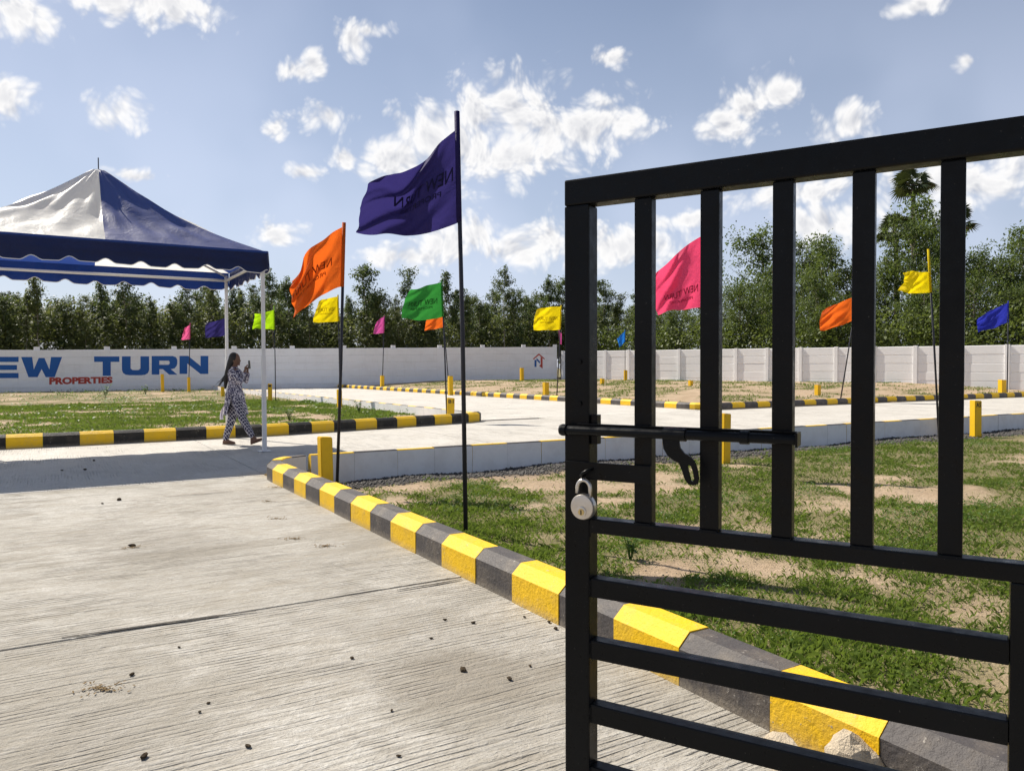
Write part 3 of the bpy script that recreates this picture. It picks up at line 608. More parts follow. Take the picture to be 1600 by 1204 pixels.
# ------------------------------------------------------------------ tent
TP1, TQ0, TQ1 = 3.10, 13.33, 16.48; TP0 = TP1 - 4.7; EAVE = 3.36; PEAK = 4.86; VAL = 3.05
tc_p, tc_q = (TP0 + TP1) / 2, (TQ0 + TQ1) / 2
tent = thing('canopy_tent', g(tc_p, tc_q, 0), 'blue and white peaked canopy tent with scalloped valance on white legs', 'tent'); TO = tuple(tent.location)
OV = 0.07
cor = [(TP0 - OV, TQ0 - OV), (TP1 + OV, TQ0 - OV), (TP1 + OV, TQ1 + OV), (TP0 - OV, TQ1 + OV)]
per = []
for i in range(4):
    a = cor[i]; b = cor[(i + 1) % 4]; mid = ((a[0] + b[0]) / 2, (a[1] + b[1]) / 2); per += [(a, mid), (mid, b)]
def sag(r): return 0.78 * r + 0.22 * r ** 2.0            # 0 at eave .. 1 at peak
for i, (a, b) in enumerate(per):
    nu, nv = 22, 26; vs = []; fs = []
    for iv in range(nv + 1):
        r = iv / nv; cap = 0.035
        for iu in range(nu + 1):
            u = iu / nu; ep = a[0] + (b[0] - a[0]) * u; eq = a[1] + (b[1] - a[1]) * u
            rr = min(r, 1 - cap) if iv < nv else 1.0
            p = ep + (tc_p - ep) * r * (1 - cap * 0 ); q = eq + (tc_q - eq) * r
            edge = math.sin(math.pi * min(1, u if i % 2 else 1 - u) * 0.5)       # 0 at the hip corner
            hu = u if i % 2 == 1 else 1 - u                                        # 1 at corner, 0 at mid seam
            z = EAVE + (PEAK - EAVE) * sag(r)
            z -= 0.09 * math.sin(math.pi * r) ** 1.3                # panels hang between hips
            w = 4 * r * (1 - r)
            fold = math.sin(hu * 13 + r * 9 + i * 2.1) * 0.4 + math.sin(hu * 29 - r * 5 + i) * 0.25 + (vnoise(hu * 9 + i * 7, r * 7, 3) - 0.5) * 1.6
            z += 0.040 * w * float(fold) * (1 if 0.001 < hu < 0.999 else 0)
            if r > 0.94: z -= 0.05 * ((r - 0.94) / 0.06) ** 2
            vs.append(g(p, q, z))
    for iv in range(nv):
        for iu in range(nu): k = iv * (nu + 1) + iu; fs.append((k, k + 1, k + nu + 2, k + nu + 1))
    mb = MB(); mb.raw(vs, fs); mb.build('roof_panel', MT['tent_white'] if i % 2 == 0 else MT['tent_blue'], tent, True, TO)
for i in range(4):
    a = Vector(cor[i]); b = Vector(cor[(i + 1) % 4]); d = b - a; ln = d.length; nsc = round(ln / 0.5); out = Vector((d.y, -d.x)).normalized()
    nu = nsc * 14; vs = []; fs = []; trim = []
    for iu in range(nu + 1):
        u = iu / nu; c = a + d * u; ph = (u * nsc) % 1.0; x = abs(ph - 0.5) * 2
        arch = 0.5 + 0.5 * math.cos(math.pi * min(1, max(0, (1 - x) / 0.62)))
        zb = VAL - 0.035 + 0.07 * arch + 0.012 * math.sin(u * 17 + i)
        for k, t in enumerate((0, 0.06, 0.5, 1.0)):
            z = EAVE + 0.02 + (zb - EAVE - 0.02) * t - (0 if 0 < t else 0.0); off = 0.012 + 0.02 * t * math.sin(u * 23 + i * 2) + 0.012 * math.sin(u * 61) * t
            cc = c + out * off; vs.append(g(cc.x, cc.y, z))
        cc = c + out * (off + 0.004); trim.append(g(cc.x, cc.y, zb))
    for iu in range(nu):
        for k in range(3): q = iu * 4 + k; fs.append((q, q + 4, q + 5, q + 1))
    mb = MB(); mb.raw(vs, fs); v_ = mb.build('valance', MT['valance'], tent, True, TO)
    mb = MB(); mb.tube(trim, 0.007, 5); mb.build('piping', MT['tube_white'], v_, True, TO)
for (p, q) in [(TP0, TQ0), (TP1, TQ0), (TP1, TQ1), (TP0, TQ1)]:
    mb = MB(); mb.box(-0.028, 0.028, -0.028, 0.028, 1.62, EAVE - 0.06, 0, 0.006); mb.box(-0.034, 0.034, -0.034, 0.034, 0.012, 1.62, 0, 0.006)
    mb.v = [tuple(g(p + x, q + y, z)) for x, y, z in mb.v]; lg = mb.build('leg', MT['tube_white'], tent, org=TO)
    mb = MB(); mb.box(-0.10, 0.10, -0.10, 0.10, 0.004, 0.013, 0, 0.002); mb.v = [tuple(g(p + x, q + y, z)) for x, y, z in mb.v]; mb.build('base_plate', MT['tube_white'], lg, org=TO)
for (p0, q0), (p1, q1) in [((TP0, TQ0), (TP1, TQ0)), ((TP1, TQ0), (TP1, TQ1)), ((TP1, TQ1), (TP0, TQ1)), ((TP0, TQ1), (TP0, TQ0))]:
    mb = MB(); mb.tube([g(p0, q0, 3.2), g(p1, q1, 3.2)], 0.028, 8); mb.build('rim_bar', MT['tube_white'], tent, True, TO)
for (p, q) in [(TP0, TQ0), (TP1, TQ0), (TP1, TQ1), (TP0, TQ1)]:
    mb = MB(); mb.tube([g(p, q, EAVE - 0.08), g(p + (tc_p - p) * 0.5, q + (tc_q - q) * 0.5, EAVE + 0.33), g(tc_p, tc_q, PEAK - 0.12)], 0.02, 6); mb.build('roof_strut', MT['tube_white'], tent, True, TO)
mb = MB(); mb.tube([g(tc_p, tc_q, PEAK - 0.2), g(tc_p, tc_q, PEAK + 0.14)], 0.010, 6); mb.build('finial', MT['pole'], tent, org=TO)

# ------------------------------------------------------------------ gate (local x along the leaf, y away from the viewer)
GP = Vector((0.141, 1.6, 0)); GZ = math.atan2(-0.51, 0.86)
gate = thing('gate_leaf', GP, 'open black steel tube gate with vertical bars above and rails below', 'gate', None, GZ)
def gbox(name, x0, x1, y0, y1, z0, z1, bev=0.003, parent=gate, m='gate'):
    mb = MB(); mb.box(x0, x1, y0, y1, z0, z1, 0, bev); return mb.build(name, MT[m], parent)
GEND = 1.62
gbox('frame_post', -0.0355, 0.021, 0, 0.045, 0.03, 1.738, 0.004)
gbox('frame_post', GEND - 0.057, GEND, 0, 0.045, 0.03, 1.738, 0.004)
gbox('top_rail', -0.0355, GEND, -0.0, 0.045, 1.7385, 1.793, 0.004)
for k in range(11):
    x = 0.118 + 0.134 * k
    if x < GEND - 0.12: gbox('bar', x, x + 0.0365, 0.006, 0.034, 1.0875, 1.738, 0.003)
gbox('mid_rail', 0.0215, GEND - 0.0575, 0.002, 0.038, 1.057, 1.087, 0.003)
for z1 in (0.962, 0.832, 0.697, 0.565, 0.432, 0.30, 0.168):
    gbox('lower_rail', 0.0215, 0.7565, 0.004, 0.038, z1 - 0.040, z1, 0.003); gbox('lower_rail', 0.8095, GEND - 0.0575, 0.004, 0.038, z1 - 0.040, z1, 0.003)
WG = [(x + 0.018, 1.0875, 0.012) for x in [0.118 + 0.134 * k for k in range(11)] if x < GEND - 0.12] + [(0.0215, z - 0.02, 0.0) for z in (1.087, 0.962, 0.832, 0.697, 0.565)]
for (x, z, w) in WG:
    mb = MB(); n = 7; hor = w > 0
    pts = [((x + (j / (n - 1) - 0.5) * 0.034) if hor else x, 0.004 + random.uniform(-0.0006, 0.0006), z if hor else z + (j / (n - 1) - 0.5) * 0.036) for j in range(n)]
    mb.tube(pts, [0.0022 * random.uniform(0.7, 1.35) for _ in pts], 6); mb.build('weld_bead', MT['gate'], gate, True)
gbox('stile', 0.757, 0.809, 0.003, 0.040, 0.085, 1.0565, 0.003)
gbox('bottom_rail', 0.0215, GEND - 0.0575, 0.0, 0.040, 0.04, 0.0845, 0.003)
def gpx(px, py, y=0.0):
    "local (x, z) where the ray through a pixel meets the leaf's plane at depth y"
    d = ray(px, py); c, s = math.cos(GZ), math.sin(GZ); o = Vector((0, 0, CAMH)) - GP
    lx, ly = o.x * c + o.y * s, -o.x * s + o.y * c; dx, dy = d.x * c + d.y * s, -d.x * s + d.y * c
    k = (y - ly) / dy; return lx + dx * k, o.z + d.z * k
# sliding bolt
bz = gpx(1050, 677, -0.02)[1]; xa = gpx(877, 672, -0.022)[0]; xb = gpx(1248, 684, -0.022)[0]; zB = gpx(1248, 686, -0.022)[1]; zA = gpx(877, 672, -0.022)[1]; zM = (zA + zB) / 2
br = MB(); br.box(xa + 0.03, xb, -0.010, -0.0005, zM + 0.0105, zM + 0.0135, 0, 0.0006); br.box(xa + 0.03, xb, -0.0035, -0.0004, zM - 0.010, zM + 0.010, 0, 0.0006); br.box(xb - 0.004, xb, -0.034, -0.004, zM - 0.012, zM + 0.0135, 0, 0.0006); brk = br.build('bolt_bracket', MT['gate'], gate)
mb = MB(); xm = gpx(1045, 680, -0.022)[0]; xc = gpx(1072, 680, -0.022)[0]
mb.tube([(xa, -0.022, zM), (xb - 0.005, -0.022, zM)], 0.0095, 14)
mb.tube([(xa - 0.002, -0.022, zM), (xa + 0.003, -0.022, zM), (xa + 0.013, -0.022, zM)], [0.0105, 0.0125, 0.0125], 14)
bolt = mb.build('sliding_bolt', MT['gate'], gate, False)
mb = MB(); mb.tube([(xm - 0.01, -0.022, zM), (xc, -0.022, zM)], 0.0125, 14); mb.build('bolt_sleeve', MT['gate'], bolt); mb = MB(); mb.tube([(xb * 0.5 + xc * 0.5, -0.022, zM), (xb * 0.5 + xc * 0.5 + 0.016, -0.022, zM)], 0.0125, 14); mb.build('bolt_sleeve', MT['gate'], bolt)
hp = [(1035, 684), (1037, 700), (1043, 711), (1053, 719), (1061, 723), (1066, 735), (1070, 748), (1076, 756), (1084, 758), (1090, 756), (1092, 748), (1090, 734), (1086, 722), (1079, 713), (1069, 707), (1063, 699), (1060, 684)]
slot = [(1074.5, 728), (1077, 740), (1079.5, 750), (1083, 751.5), (1085, 748), (1083, 737), (1080, 728), (1077, 726)]
HO = [gpx(x, y, -0.026) for x, y in hp]; HS = [gpx(x, y, -0.026) for x, y in slot]
bm = bmesh.new(); ov = [bm.verts.new((x, -0.028, z)) for x, z in HO]; iv = [bm.verts.new((x, -0.028, z)) for x, z in HS]
ed = [bm.edges.new((l[i], l[(i + 1) % len(l)])) for l in (ov, iv) for i in range(len(l))]
bmesh.ops.triangle_fill(bm, use_beauty=True, edges=ed)
bad = [f for f in bm.faces if all(v in iv for v in f.verts)]
for f in bad: bm.faces.remove(f)
ext = bmesh.ops.extrude_face_region(bm, geom=bm.faces[:]); bmesh.ops.translate(bm, verts=[v for v in ext['geom'] if isinstance(v, bmesh.types.BMVert)], vec=(0, 0.005, 0))
bmesh.ops.recalc_face_normals(bm, faces=bm.faces); hm = bpy.data.meshes.new('bolt_handle'); bm.to_mesh(hm); bm.free(); hm.materials.append(MT['gate']); link('bolt_handle', hm, bolt)
# hasp strap and catch on the inside of the post
x0, z1 = gpx(934, 728, 0.0); x1, z0 = gpx(1018, 756, 0.0)
gbox('hasp_strap', -0.030, x1, -0.006, -0.0005, z0, z0 + 0.036, 0.001)
x0, z1 = gpx(936, 648, 0.01); z0 = gpx(936, 694, 0.01)[1]
gbox('catch_plate', 0.0215, 0.036, 0.008, 0.028, z0, z1, 0.001)
for k, (px, py) in enumerate([(906, 565), (906, 630)]):
    x, z = gpx(px, py, 0); mb = MB(); mb.tube([(x, 0.0, z), (x, -0.004, z)], 0.005, 8); mb.build('bolt_head', MT['gate'], gate)
mb = MB()   # weld staple the lock hangs from
lx, lz = gpx(914, 741, -0.012)
mb.tube([(lx - 0.007, -0.0005, lz - 0.004), (lx - 0.006, -0.018, lz - 0.002), (lx, -0.023, lz + 0.004), (lx + 0.009, -0.018, lz + 0.010), (lx + 0.016, -0.0005, lz + 0.012)], 0.0035, 8); mb.build('staple', MT['gate'], gate, True)
# padlock
bx_, bz_ = gpx(912, 791, -0.016); 
gc, gs = math.cos(GZ), math.sin(GZ)
lock = thing('padlock', GP + Vector((bx_ * gc + 0.016 * gs, bx_ * gs - 0.016 * gc, bz_)), 'round steel padlock hanging from the gate post', 'padlock', None, GZ)
mb = MB(); rr = 0.0265; yy = [(-0.0105, 0.80), (-0.0098, 0.93), (-0.006, 1.0), (0.006, 1.0), (0.0098, 0.93), (0.0105, 0.80)]
mb.tube([(0, y, 0) for y, k in yy], [rr * k for y, k in yy], 40); mb.build('lock_body', MT['steel'], lock, True).data.set_sharp_from_angle(angle=0.6)
mb = MB(); mb.tube([(0, -0.0100, -0.009), (0, -0.0125, -0.009), (0, -0.0130, -0.009)], [0.0105, 0.0105, 0.009], 24); kp = mb.build('key_collar', MT['steel'], lock)
mb = MB(); mb.tube([(0.0005, -0.0128, -0.0095), (0.0005, -0.0142, -0.0095)], 0.0066, 20); mb.build('key_plug', MT['brass'], kp)
mb = MB(); mb.box(-0.0008, 0.0018, -0.0148, -0.0140, -0.0145, -0.005); mb.build('keyhole', MT['black_ink'], kp)
mb = MB(); R_ = 0.0145; hy = 0.038
mb.tube([(-R_, 0, 0.027), (-R_, 0, hy)] + [(-R_ * math.cos(a), 0, hy + R_ * 1.15 * math.sin(a)) for a in np.linspace(0.25, math.pi - 0.25, 9)] + [(R_, 0, hy), (R_, 0, 0.018)], 0.0041, 12); mb.build('shackle', MT['steel'], lock, True)

# ------------------------------------------------------------------ marker posts
def flat_text(s, loc, w, h, parent, org, nrm_yaw, m):
    tv, tf, ar = text_mesh(s, 1, 0.035); mb = MB(); ax = Vector((math.cos(nrm_yaw), math.sin(nrm_yaw), 0))
    mb.raw([Vector(loc) + ax * ((u - 0.5) * w) + Vector((0, 0, (v - 0.5) * h)) for u, v in tv], tf); return mb.build('plot_number', MT[m], parent, org=org)
def post(px, Y, ytop, label, w=0.15, num=None, rz=GA, group=None, tilt=0):
    t = at(px, ytop, Y); z0 = tz(t.x, t.y) - 0.25; h = t.z
    p = thing('marker_post', (t.x, t.y, z0), label, 'marker post', group, rz)
    mb = MB(); hw = w / 2
    bm = bmesh.new(); bmesh.ops.create_cube(bm, size=1)
    for v in bm.verts: v.co = Vector((v.co.x * w, v.co.y * w, (v.co.z + 0.5) * (h - z0) - (0.012 if v.co.z > 0 and v.co.x > 0 else 0)))
    bmesh.ops.bevel(bm, geom=bm.edges[:], offset=0.01, segments=2, affect='EDGES'); bm.verts.index_update()
    mb.raw([v.co[:] for v in bm.verts], [[v.index for v in f.verts] for f in bm.faces]); bm.free()
    o = mb.build('shaft', MT['post'], p)
    p.rotation_euler = (R(tilt), R(random.uniform(-1.5, 1.5)), rz)
    if num:
        tv, tf, ar = text_mesh(num, 1, 0.03); mb = MB()
        mb.raw([((u - 0.5) * w * 0.72, -hw - 0.002, h - z0 - 0.05 - 0.10 * (1 - v)) for u, v in tv], tf); mb.build('plot_number', MT['black_ink'], p)
    return p
post(509.5, 9.8, 681, 'yellow marker post at the kerb corner beside the orange flag pole', 0.155)
post(1131, 12.3, 645, 'yellow marker post half hidden behind the second gate bar', 0.15)
post(1525, 16.9, 625, 'yellow marker post numbered A5 seen at the right through the gate', 0.17, 'A5', R(10))
post(703.5, 20.3, 621, 'yellow marker post numbered B1 at the striped kerb end', 0.19, 'B1', R(8))
post(530.5, 28.5, 608, 'yellow marker post in left plot below the orange flag', 0.16)
post(422, 34, 599, 'yellow marker post with black mark just right of the tent leg', 0.17, '1', R(12))
post(348, 40, 604, 'yellow marker post behind the walking person', 0.16)
post(295, 48, 589, 'yellow marker post under the letter N of the wall sign', 0.17)
post(254, 48, 584, 'yellow marker post under the letter R of the wall sign', 0.18)
post(515, 59, 582, 'small yellow marker post at the far end of the plot road kerb', 0.24)
post(597, 50, 586.5, 'yellow marker post at the foot of the small magenta flag', 0.22)
post(704, 40, 587, 'yellow marker post at the foot of the small orange flag', 0.22)
post(815.5, 58, 574.5, 'yellow marker post near the wall left of the house emblem', 0.24)
post(853, 35, 597, 'yellow marker post by the far kerb left of the gate post', 0.22)
post(941, 45, 591, 'yellow marker post in the gap between gate post and first bar', 0.20)
post(977.5, 57, 578, 'far yellow marker post against the wall below the sky blue flag', 0.20)
post(1079, 40, 594, 'yellow marker post between first and second gate bars', 0.19)
post(1277.5, 33.5, 601, 'yellow marker post between third and fourth gate bars', 0.20)
post(1566, 37.5, 593, 'yellow marker post below the blue flag at the right edge', 0.26, None, R(12))

# ------------------------------------------------------------------ flags
def flag(label, col, Y, bpx, top, HT, HB, FT, FB, tb=0, bb=0, fb_=0, seed=0, waves=1.0, text=None, rad=0.019, n=(30, 22), dY=0.0, base_z=None, sleeve_top=None):
    T = at(*top, Y); B = at(bpx, 700, Y); bx, by = B.x, Y; bz = tz(bx, by) - 0.2; base = Vector((bx, by, bz))
    o = thing('flag', base, label, 'flag'); org = tuple(base)
    mb = MB(); mid = base.lerp(T, 0.5) + Vector((0.01, 0.0, 0)); mb.tube([base, mid, T], [rad, rad * 0.97, rad * 0.9], 10); mb.build('pole', MT['pole'], o, True, org)
    c = [at(*x, Y) for x in (HT, HB, FT, FB)]; sz = Y / FPX; ln = max((c[0] - c[2]).length, 1e-3)
    nu, nv = n
    def S(u, v, off=0.0):
        a = c[0].lerp(c[1], v); b = c[2].lerp(c[3], v); P = a.lerp(b, u)
        w4 = 4 * u * (1 - u); P = P + Vector((0, 0, -(tb * (1 - v) + bb * v) * sz * w4)) + Vector((-fb_ * sz * u * 4 * v * (1 - v), 0, 0))
        amp = 0.135 * ln * waves * min(1, u * 1.8)
        ph = seed * 1.7
        d = math.sin(u * 6.2 - v * 2.4 + ph) * 0.62 + math.sin(u * 11 + v * 5.5 + ph * 2) * 0.26 + (abs(math.sin((u * 0.8 - v * 1.1) * 7 + ph)) - 0.6) * 0.42 + math.sin((u - v) * 21 + ph) * 0.09 + (float(vnoise(u * 5 + seed, v * 5, seed)) - 0.5) * 0.5
        P = P + Vector((0, dY * u, 0)) + Vector((0.12 * d * amp, amp * d, 0.25 * amp * math.sin(u * 9 + v * 3 + ph) * u))
        return P + Vector((0, -off, 0))
    vs = [S(i / nu, j / nv) for j in range(nv + 1) for i in range(nu + 1)]
    fs = [(j * (nu + 1) + i, j * (nu + 1) + i + 1, (j + 1) * (nu + 1) + i + 1, (j + 1) * (nu + 1) + i) for j in range(nv) for i in range(nu)]
    mb = MB(); mb.raw(vs, fs); cl = mb.build('cloth', MT['fl_' + col], o, True, org)
    st = at(*(sleeve_top or top), Y); d_ = (T - base).normalized()
    zb = c[1].z; k0 = (zb - base.z) / (T.z - base.z); k1 = (st.z + 0.01 * 1 - base.z) / (T.z - base.z)
    mb = MB(); mb.tube([base.lerp(T, k0), base.lerp(T, (k0 + k1) / 2), base.lerp(T, k1)], rad * 1.18, 10); mb.build('sleeve', MT['fl_' + col], o, True, org)
    if text:
        for (s, u0, u1, v0, v1) in text:
            tv, tf, ar = text_mesh(s, 1, 0.012); mb = MB()
            mb.raw([S(u0 + (u1 - u0) * a, v1 + (v0 - v1) * b, 0.012 + ln * 0.004) for a, b in tv], tf); mb.build('print', MT['pr_' + col], cl, org=org)
    return o
TX = lambda v=0.45, h=0.15, a=0.12, b=0.86: [('NEW TURN', a, b, v, v + h), ('PROPERTIES', a + 0.12, b - 0.08, v + h + 0.05, v + h + 0.05 + h * 0.42)]
flag('large dark blue flag on the tallest pole beside the near kerb', 'navy', 7.05, 727.5, (714, 176), (716.5, 200), (717.5, 347), (592, 289), (557, 358), 6, 17, 4, 3, 1.25, TX(0.38, 0.15, 0.06, 0.72), 0.021, (54, 40), -0.05)
flag('orange flag on a dark pole right of the tent', 'orange', 10.0, 525, (537.5, 349), (536, 354), (532, 448), (452, 434), (460, 501), -9, -9, 2, 5, 1.0, TX(0.42, 0.15, 0.2, 0.95), 0.021, (44, 32), 0.0)
flag('green flag above the B1 post', 'green', 20.6, 699, (690, 438), (690, 441), (691.5, 495), (642, 452), (627, 497), 0, 4, 5, 2, 0.8, TX(0.42, 0.16), 0.02)
flag('yellow flag partly behind the orange flag', 'yellow', 28.7, 532, (528, 461), (528, 463), (528.5, 502), (498, 471), (490, 503), -1, 1, 1, 4, 0.8, TX(0.4, 0.16), 0.024)
flag('lime green flag beside the tent leg', 'lime', 34, 431.5, (428, 478), (428, 484), (428, 515), (399, 490), (393, 514), 1, -1, 0, 6, 1.0, None, 0.022)
flag('dark blue flag half hidden by the rear tent leg', 'navy', 39, 355, (352, 493), (352, 497), (352, 524), (323, 505), (320, 527), 0, 1, 0, 7, 0.8, None, 0.024)
flag('small rose flag standing above the painted letter N', 'rose', 48, 295.5, (297, 505), (297, 507), (297, 530), (287, 514), (284, 531), 0, 0, 0, 8, 1.0, None, 0.026)
flag('small magenta flag in front of the trees between orange and green flags', 'magenta', 50, 597.5, (600.5, 493), (600.5, 495), (600, 520), (589, 502), (583, 522), -1, 0, 1, 9, 0.8, None, 0.028)
flag('small orange flag just below the green flag', 'orange', 40, 704, (691.5, 486), (691.5, 489), (692.5, 511), (668, 493), (663, 516), -1, 1, 0, 10, 0.8, None, 0.024)
flag('yellow flag just left of the gate post', 'yellow', 34, 869.5, (877, 477), (876.5, 479), (875, 515), (839, 484), (834, 515), -2, 1, 2, 11, 0.7, TX(0.42, 0.16), 0.026)
flag('furled magenta flag near the wall corner by the gate post', 'magenta', 55, 877, (873.5, 512), (873.5, 515), (874, 537), (877.5, 521), (877.5, 538), 0, 0, 0, 12, 0.6, None, 0.024, (12, 12))
flag('small sky blue flag seen between gate post and first bar', 'sky', 56, 976.5, (976.5, 515), (976.5, 517), (976, 534), (964, 529), (968, 543), 0, 0, 0, 13, 0.8, None, 0.022)
flag('large pink flag behind the second gate bar', 'pink', 11.6, 1101, (1097, 366), (1096, 369), (1094, 480), (1018, 436), (1029, 489), -6, 0, 4, 14, 0.85, TX(0.66, 0.11, 0.06, 0.78), 0.02, (44, 32))
flag('orange flag on a leaning pole behind the fourth gate bar', 'orange', 31, 1311.5, (1339, 460), (1338, 463), (1333, 500), (1285, 486), (1280, 516), -2, 3, 2, 15, 0.8, None, 0.026)
flag('bright yellow flag with upright sleeve between fourth and fifth bars', 'yellow', 16.2, 1468, (1450.5, 390), (1451, 425), (1453, 457), (1412, 424), (1402, 455), 0, 2, -6, 16, 1.2, None, 0.021, (34, 24))
flag('blue flag at the right edge above the precast wall', 'blue', 36.5, 1572.5, (1575.5, 470), (1575, 473), (1573, 504), (1527, 497), (1529, 519), -1, 1, 0, 17, 0.8, None, 0.026)

# ------------------------------------------------------------------ walking person (local x forward, y to her left, z up)
def m_skin():
    m, t, b, o = mat('skin'); n = tnoise(t, geo(t), 30, 3); t.links.new(ramp(t, n, [(0.3, (0.13, 0.065, 0.04)), (0.7, (0.18, 0.09, 0.055))]), b.inputs['Base Color'])
    b.inputs['Roughness'].default_value = 0.55; return m
def m_print(name, s1, check):
    m, t, b, o = mat(name); tcn = tn(t, 'ShaderNodeTexCoord').outputs['Object']
    if check:
        w = tn(t, 'ShaderNodeTexWave', wave_type='BANDS', bands_direction='DIAGONAL'); w.inputs['Scale'].default_value = s1; w.inputs['Distortion'].default_value = 1.0; t.links.new(tcn, w.inputs['Vector'])
        w2_ = tn(t, 'ShaderNodeTexWave', wave_type='BANDS', bands_direction='DIAGONAL'); w2_.inputs['Scale'].default_value = s1; w2_.inputs['Distortion'].default_value = 1.0; t.links.new(mapped(t, tcn, 0, (-1, 1, 1)), w2_.inputs['Vector'])
        v = tmath(t, 'MAXIMUM', w.outputs['Fac'], w2_.outputs['Fac']); c = ramp(t, v, [(0.84, (0.022, 0.022, 0.06)), (0.96, (0.55, 0.53, 0.57))])
    else:
        vo = tn(t, 'ShaderNodeTexVoronoi'); vo.inputs['Scale'].default_value = s1; t.links.new(tcn, vo.inputs['Vector'])
        n = tnoise(t, tcn, s1 * 0.9, 3, 0.6, 1.0)
        v = tmath(t, 'ADD', tmath(t, 'MULTIPLY', vo.outputs['Distance'], 0.5), tmath(t, 'MULTIPLY', n, 0.7)); c = ramp(t, v, [(0.57, (0.030, 0.028, 0.08)), (0.68, (0.58, 0.55, 0.60))])
    t.links.new(c, b.inputs['Base Color']); b.inputs['Roughness'].default_value = 0.85; b.inputs['Specular IOR Level'].default_value = 0.15
    bump(t, b, tnoise(t, tcn, 14, 4), 0.4, 0.02); return m
MT['skin'] = m_skin(); MT['kurta'] = m_print('floral_cotton', 36, False); MT['trouser'] = m_print('checked_cotton', 9, True)
MT['hair'] = m_paint('black_hair', (0.012, 0.010, 0.010), 0.45, (0.03, 0.02, 0.02), 0.3, 40); MT['sandal'] = m_paint('sandal', (0.16, 0.09, 0.05), 0.6)
MT['phone'] = m_paint('phone_case', (0.02, 0.02, 0.022), 0.3); MT['scarf'] = m_cloth('pale_scarf', (0.55, 0.50, 0.58), 0.35, 0.8)
pb = g(2.92, 14.78, 0.004); PERS = thing('person', pb, 'person in printed tunic and checked trousers walking while holding up a phone', 'person', None, R(-3))
PERS.scale = (0.94, 0.88, 1.0)
def remeshed(mb, name, m, voxel, parent, sm=6):
    me = mb.mesh(name, m, True); o = bpy.data.objects.new(name, me); COL.objects.link(o)
    md = o.modifiers.new('r', 'REMESH'); md.mode = 'VOXEL'; md.voxel_size = voxel; md.use_smooth_shade = True
    s = o.modifiers.new('s', 'SMOOTH'); s.factor = 0.5; s.iterations = sm
    nm = bpy.data.meshes.new_from_object(o.evaluated_get(bpy.context.evaluated_depsgraph_get())); bpy.data.objects.remove(o)
    nm.name = name; nm.materials.clear(); nm.materials.append(m); nm.polygons.foreach_set('use_smooth', [True] * len(nm.polygons)); return link(name, nm, parent)
def chain(mb, pts, rad, n=12):
    mb.tube(pts, rad, n)
    for p, r in ((pts[0], rad[0]), (pts[-1], rad[-1])): mb.ball(p, (r, r, r), 10)
LH, RH = (-0.02, 0.085, 0.86), (0.05, -0.085, 0.86)
LK, RK = (-0.11, 0.075, 0.47), (0.17, -0.07, 0.47)
LA, RA = (-0.235, 0.07, 0.10), (0.355, -0.06, 0.15)
B = MB()
B.ball((0.005, 0, 0.92), (0.125, 0.16, 0.13), 16); chain(B, [(0.0, 0, 0.9), (0.0, 0, 1.1), (0.0, 0, 1.3), (-0.01, 0, 1.40)], [0.125, 0.11, 0.12, 0.075], 16)
B.ball((0.005, 0, 1.30), (0.11, 0.17, 0.12), 16)
chain(B, [(-0.01, 0, 1.38), (0.0, 0, 1.47)], [0.055, 0.05])
B.ball((0.008, 0, 1.575), (0.095, 0.075, 0.118), 18); B.ball((0.045, 0, 1.525), (0.058, 0.055, 0.065), 14)   # skull, jaw
B.ball((0.105, 0, 1.548), (0.018, 0.012, 0.018), 10); B.ball((0.094, 0, 1.510), (0.014, 0.022, 0.009), 10); B.ball((0.085, 0, 1.475), (0.02, 0.022, 0.016), 10)
for s in (-1, 1): B.ball((0.0, 0.077 * s, 1.555), (0.018, 0.008, 0.028), 8)
chain(B, [LH, LK, LA], [0.085, 0.058, 0.036]); chain(B, [RH, RK, RA], [0.085, 0.058, 0.036])
# feet: left flat behind, right heel down with the toe lifted
for (ax_, ay, az_), (tx, ty, tz_), (hx, hy_, hz_) in ((LA, (-0.06, 0.075, 0.028), (-0.262, 0.07, 0.035)), (RA, (0.545, -0.065, 0.115), (0.345, -0.06, 0.045))):
    chain(B, [(ax_, ay, az_), (hx, hy_, hz_)], [0.036, 0.034], 10); chain(B, [(hx, hy_, hz_), ((hx + tx) / 2, ty, (hz_ + tz_) / 2 + 0.012), (tx, ty, tz_)], [0.033, 0.036, 0.022], 10); chain(B, [(ax_, ay, az_), ((hx + tx) / 2, ty, (hz_ + tz_) / 2 + 0.01)], [0.036, 0.03], 10)
# arms raised to the phone
for s, e, w in ((1, (0.17, 0.17, 1.17), (0.225, 0.06, 1.345)), (-1, (0.185, -0.17, 1.15), (0.215, -0.05, 1.36))):
    chain(B, [(-0.005, 0.165 * s, 1.34), e, w], [0.052, 0.040, 0.027]); B.ball((w[0] + 0.008, w[1] * 0.8, w[2] + 0.045), (0.022, 0.028, 0.045), 10)
    base = Vector((w[0] + 0.012, w[1] * 0.75, w[2] + 0.075))
    for k in range(4): 
        f0 = base + Vector((0.010 - 0.0, 0.018 * s - 0.012 * k * s, 0.006 * (1.5 - abs(k - 1.5)))); f1 = f0 + Vector((0.018, -0.004 * s, 0.026 - 0.003 * k)); f2 = f1 + Vector((0.002, -0.014 * s, 0.016))
        chain(B, [f0, f1, f2], [0.0085, 0.008, 0.0068], 8)
    chain(B, [(w[0] + 0.0, w[1], w[2] + 0.03), (w[0] - 0.012, w[1] * 0.5, w[2] + 0.055), (w[0] - 0.002, w[1] * 0.25, w[2] + 0.085)], [0.011, 0.010, 0.008], 8)
body = remeshed(B, 'body', MT['skin'], 0.0085, PERS, 3)
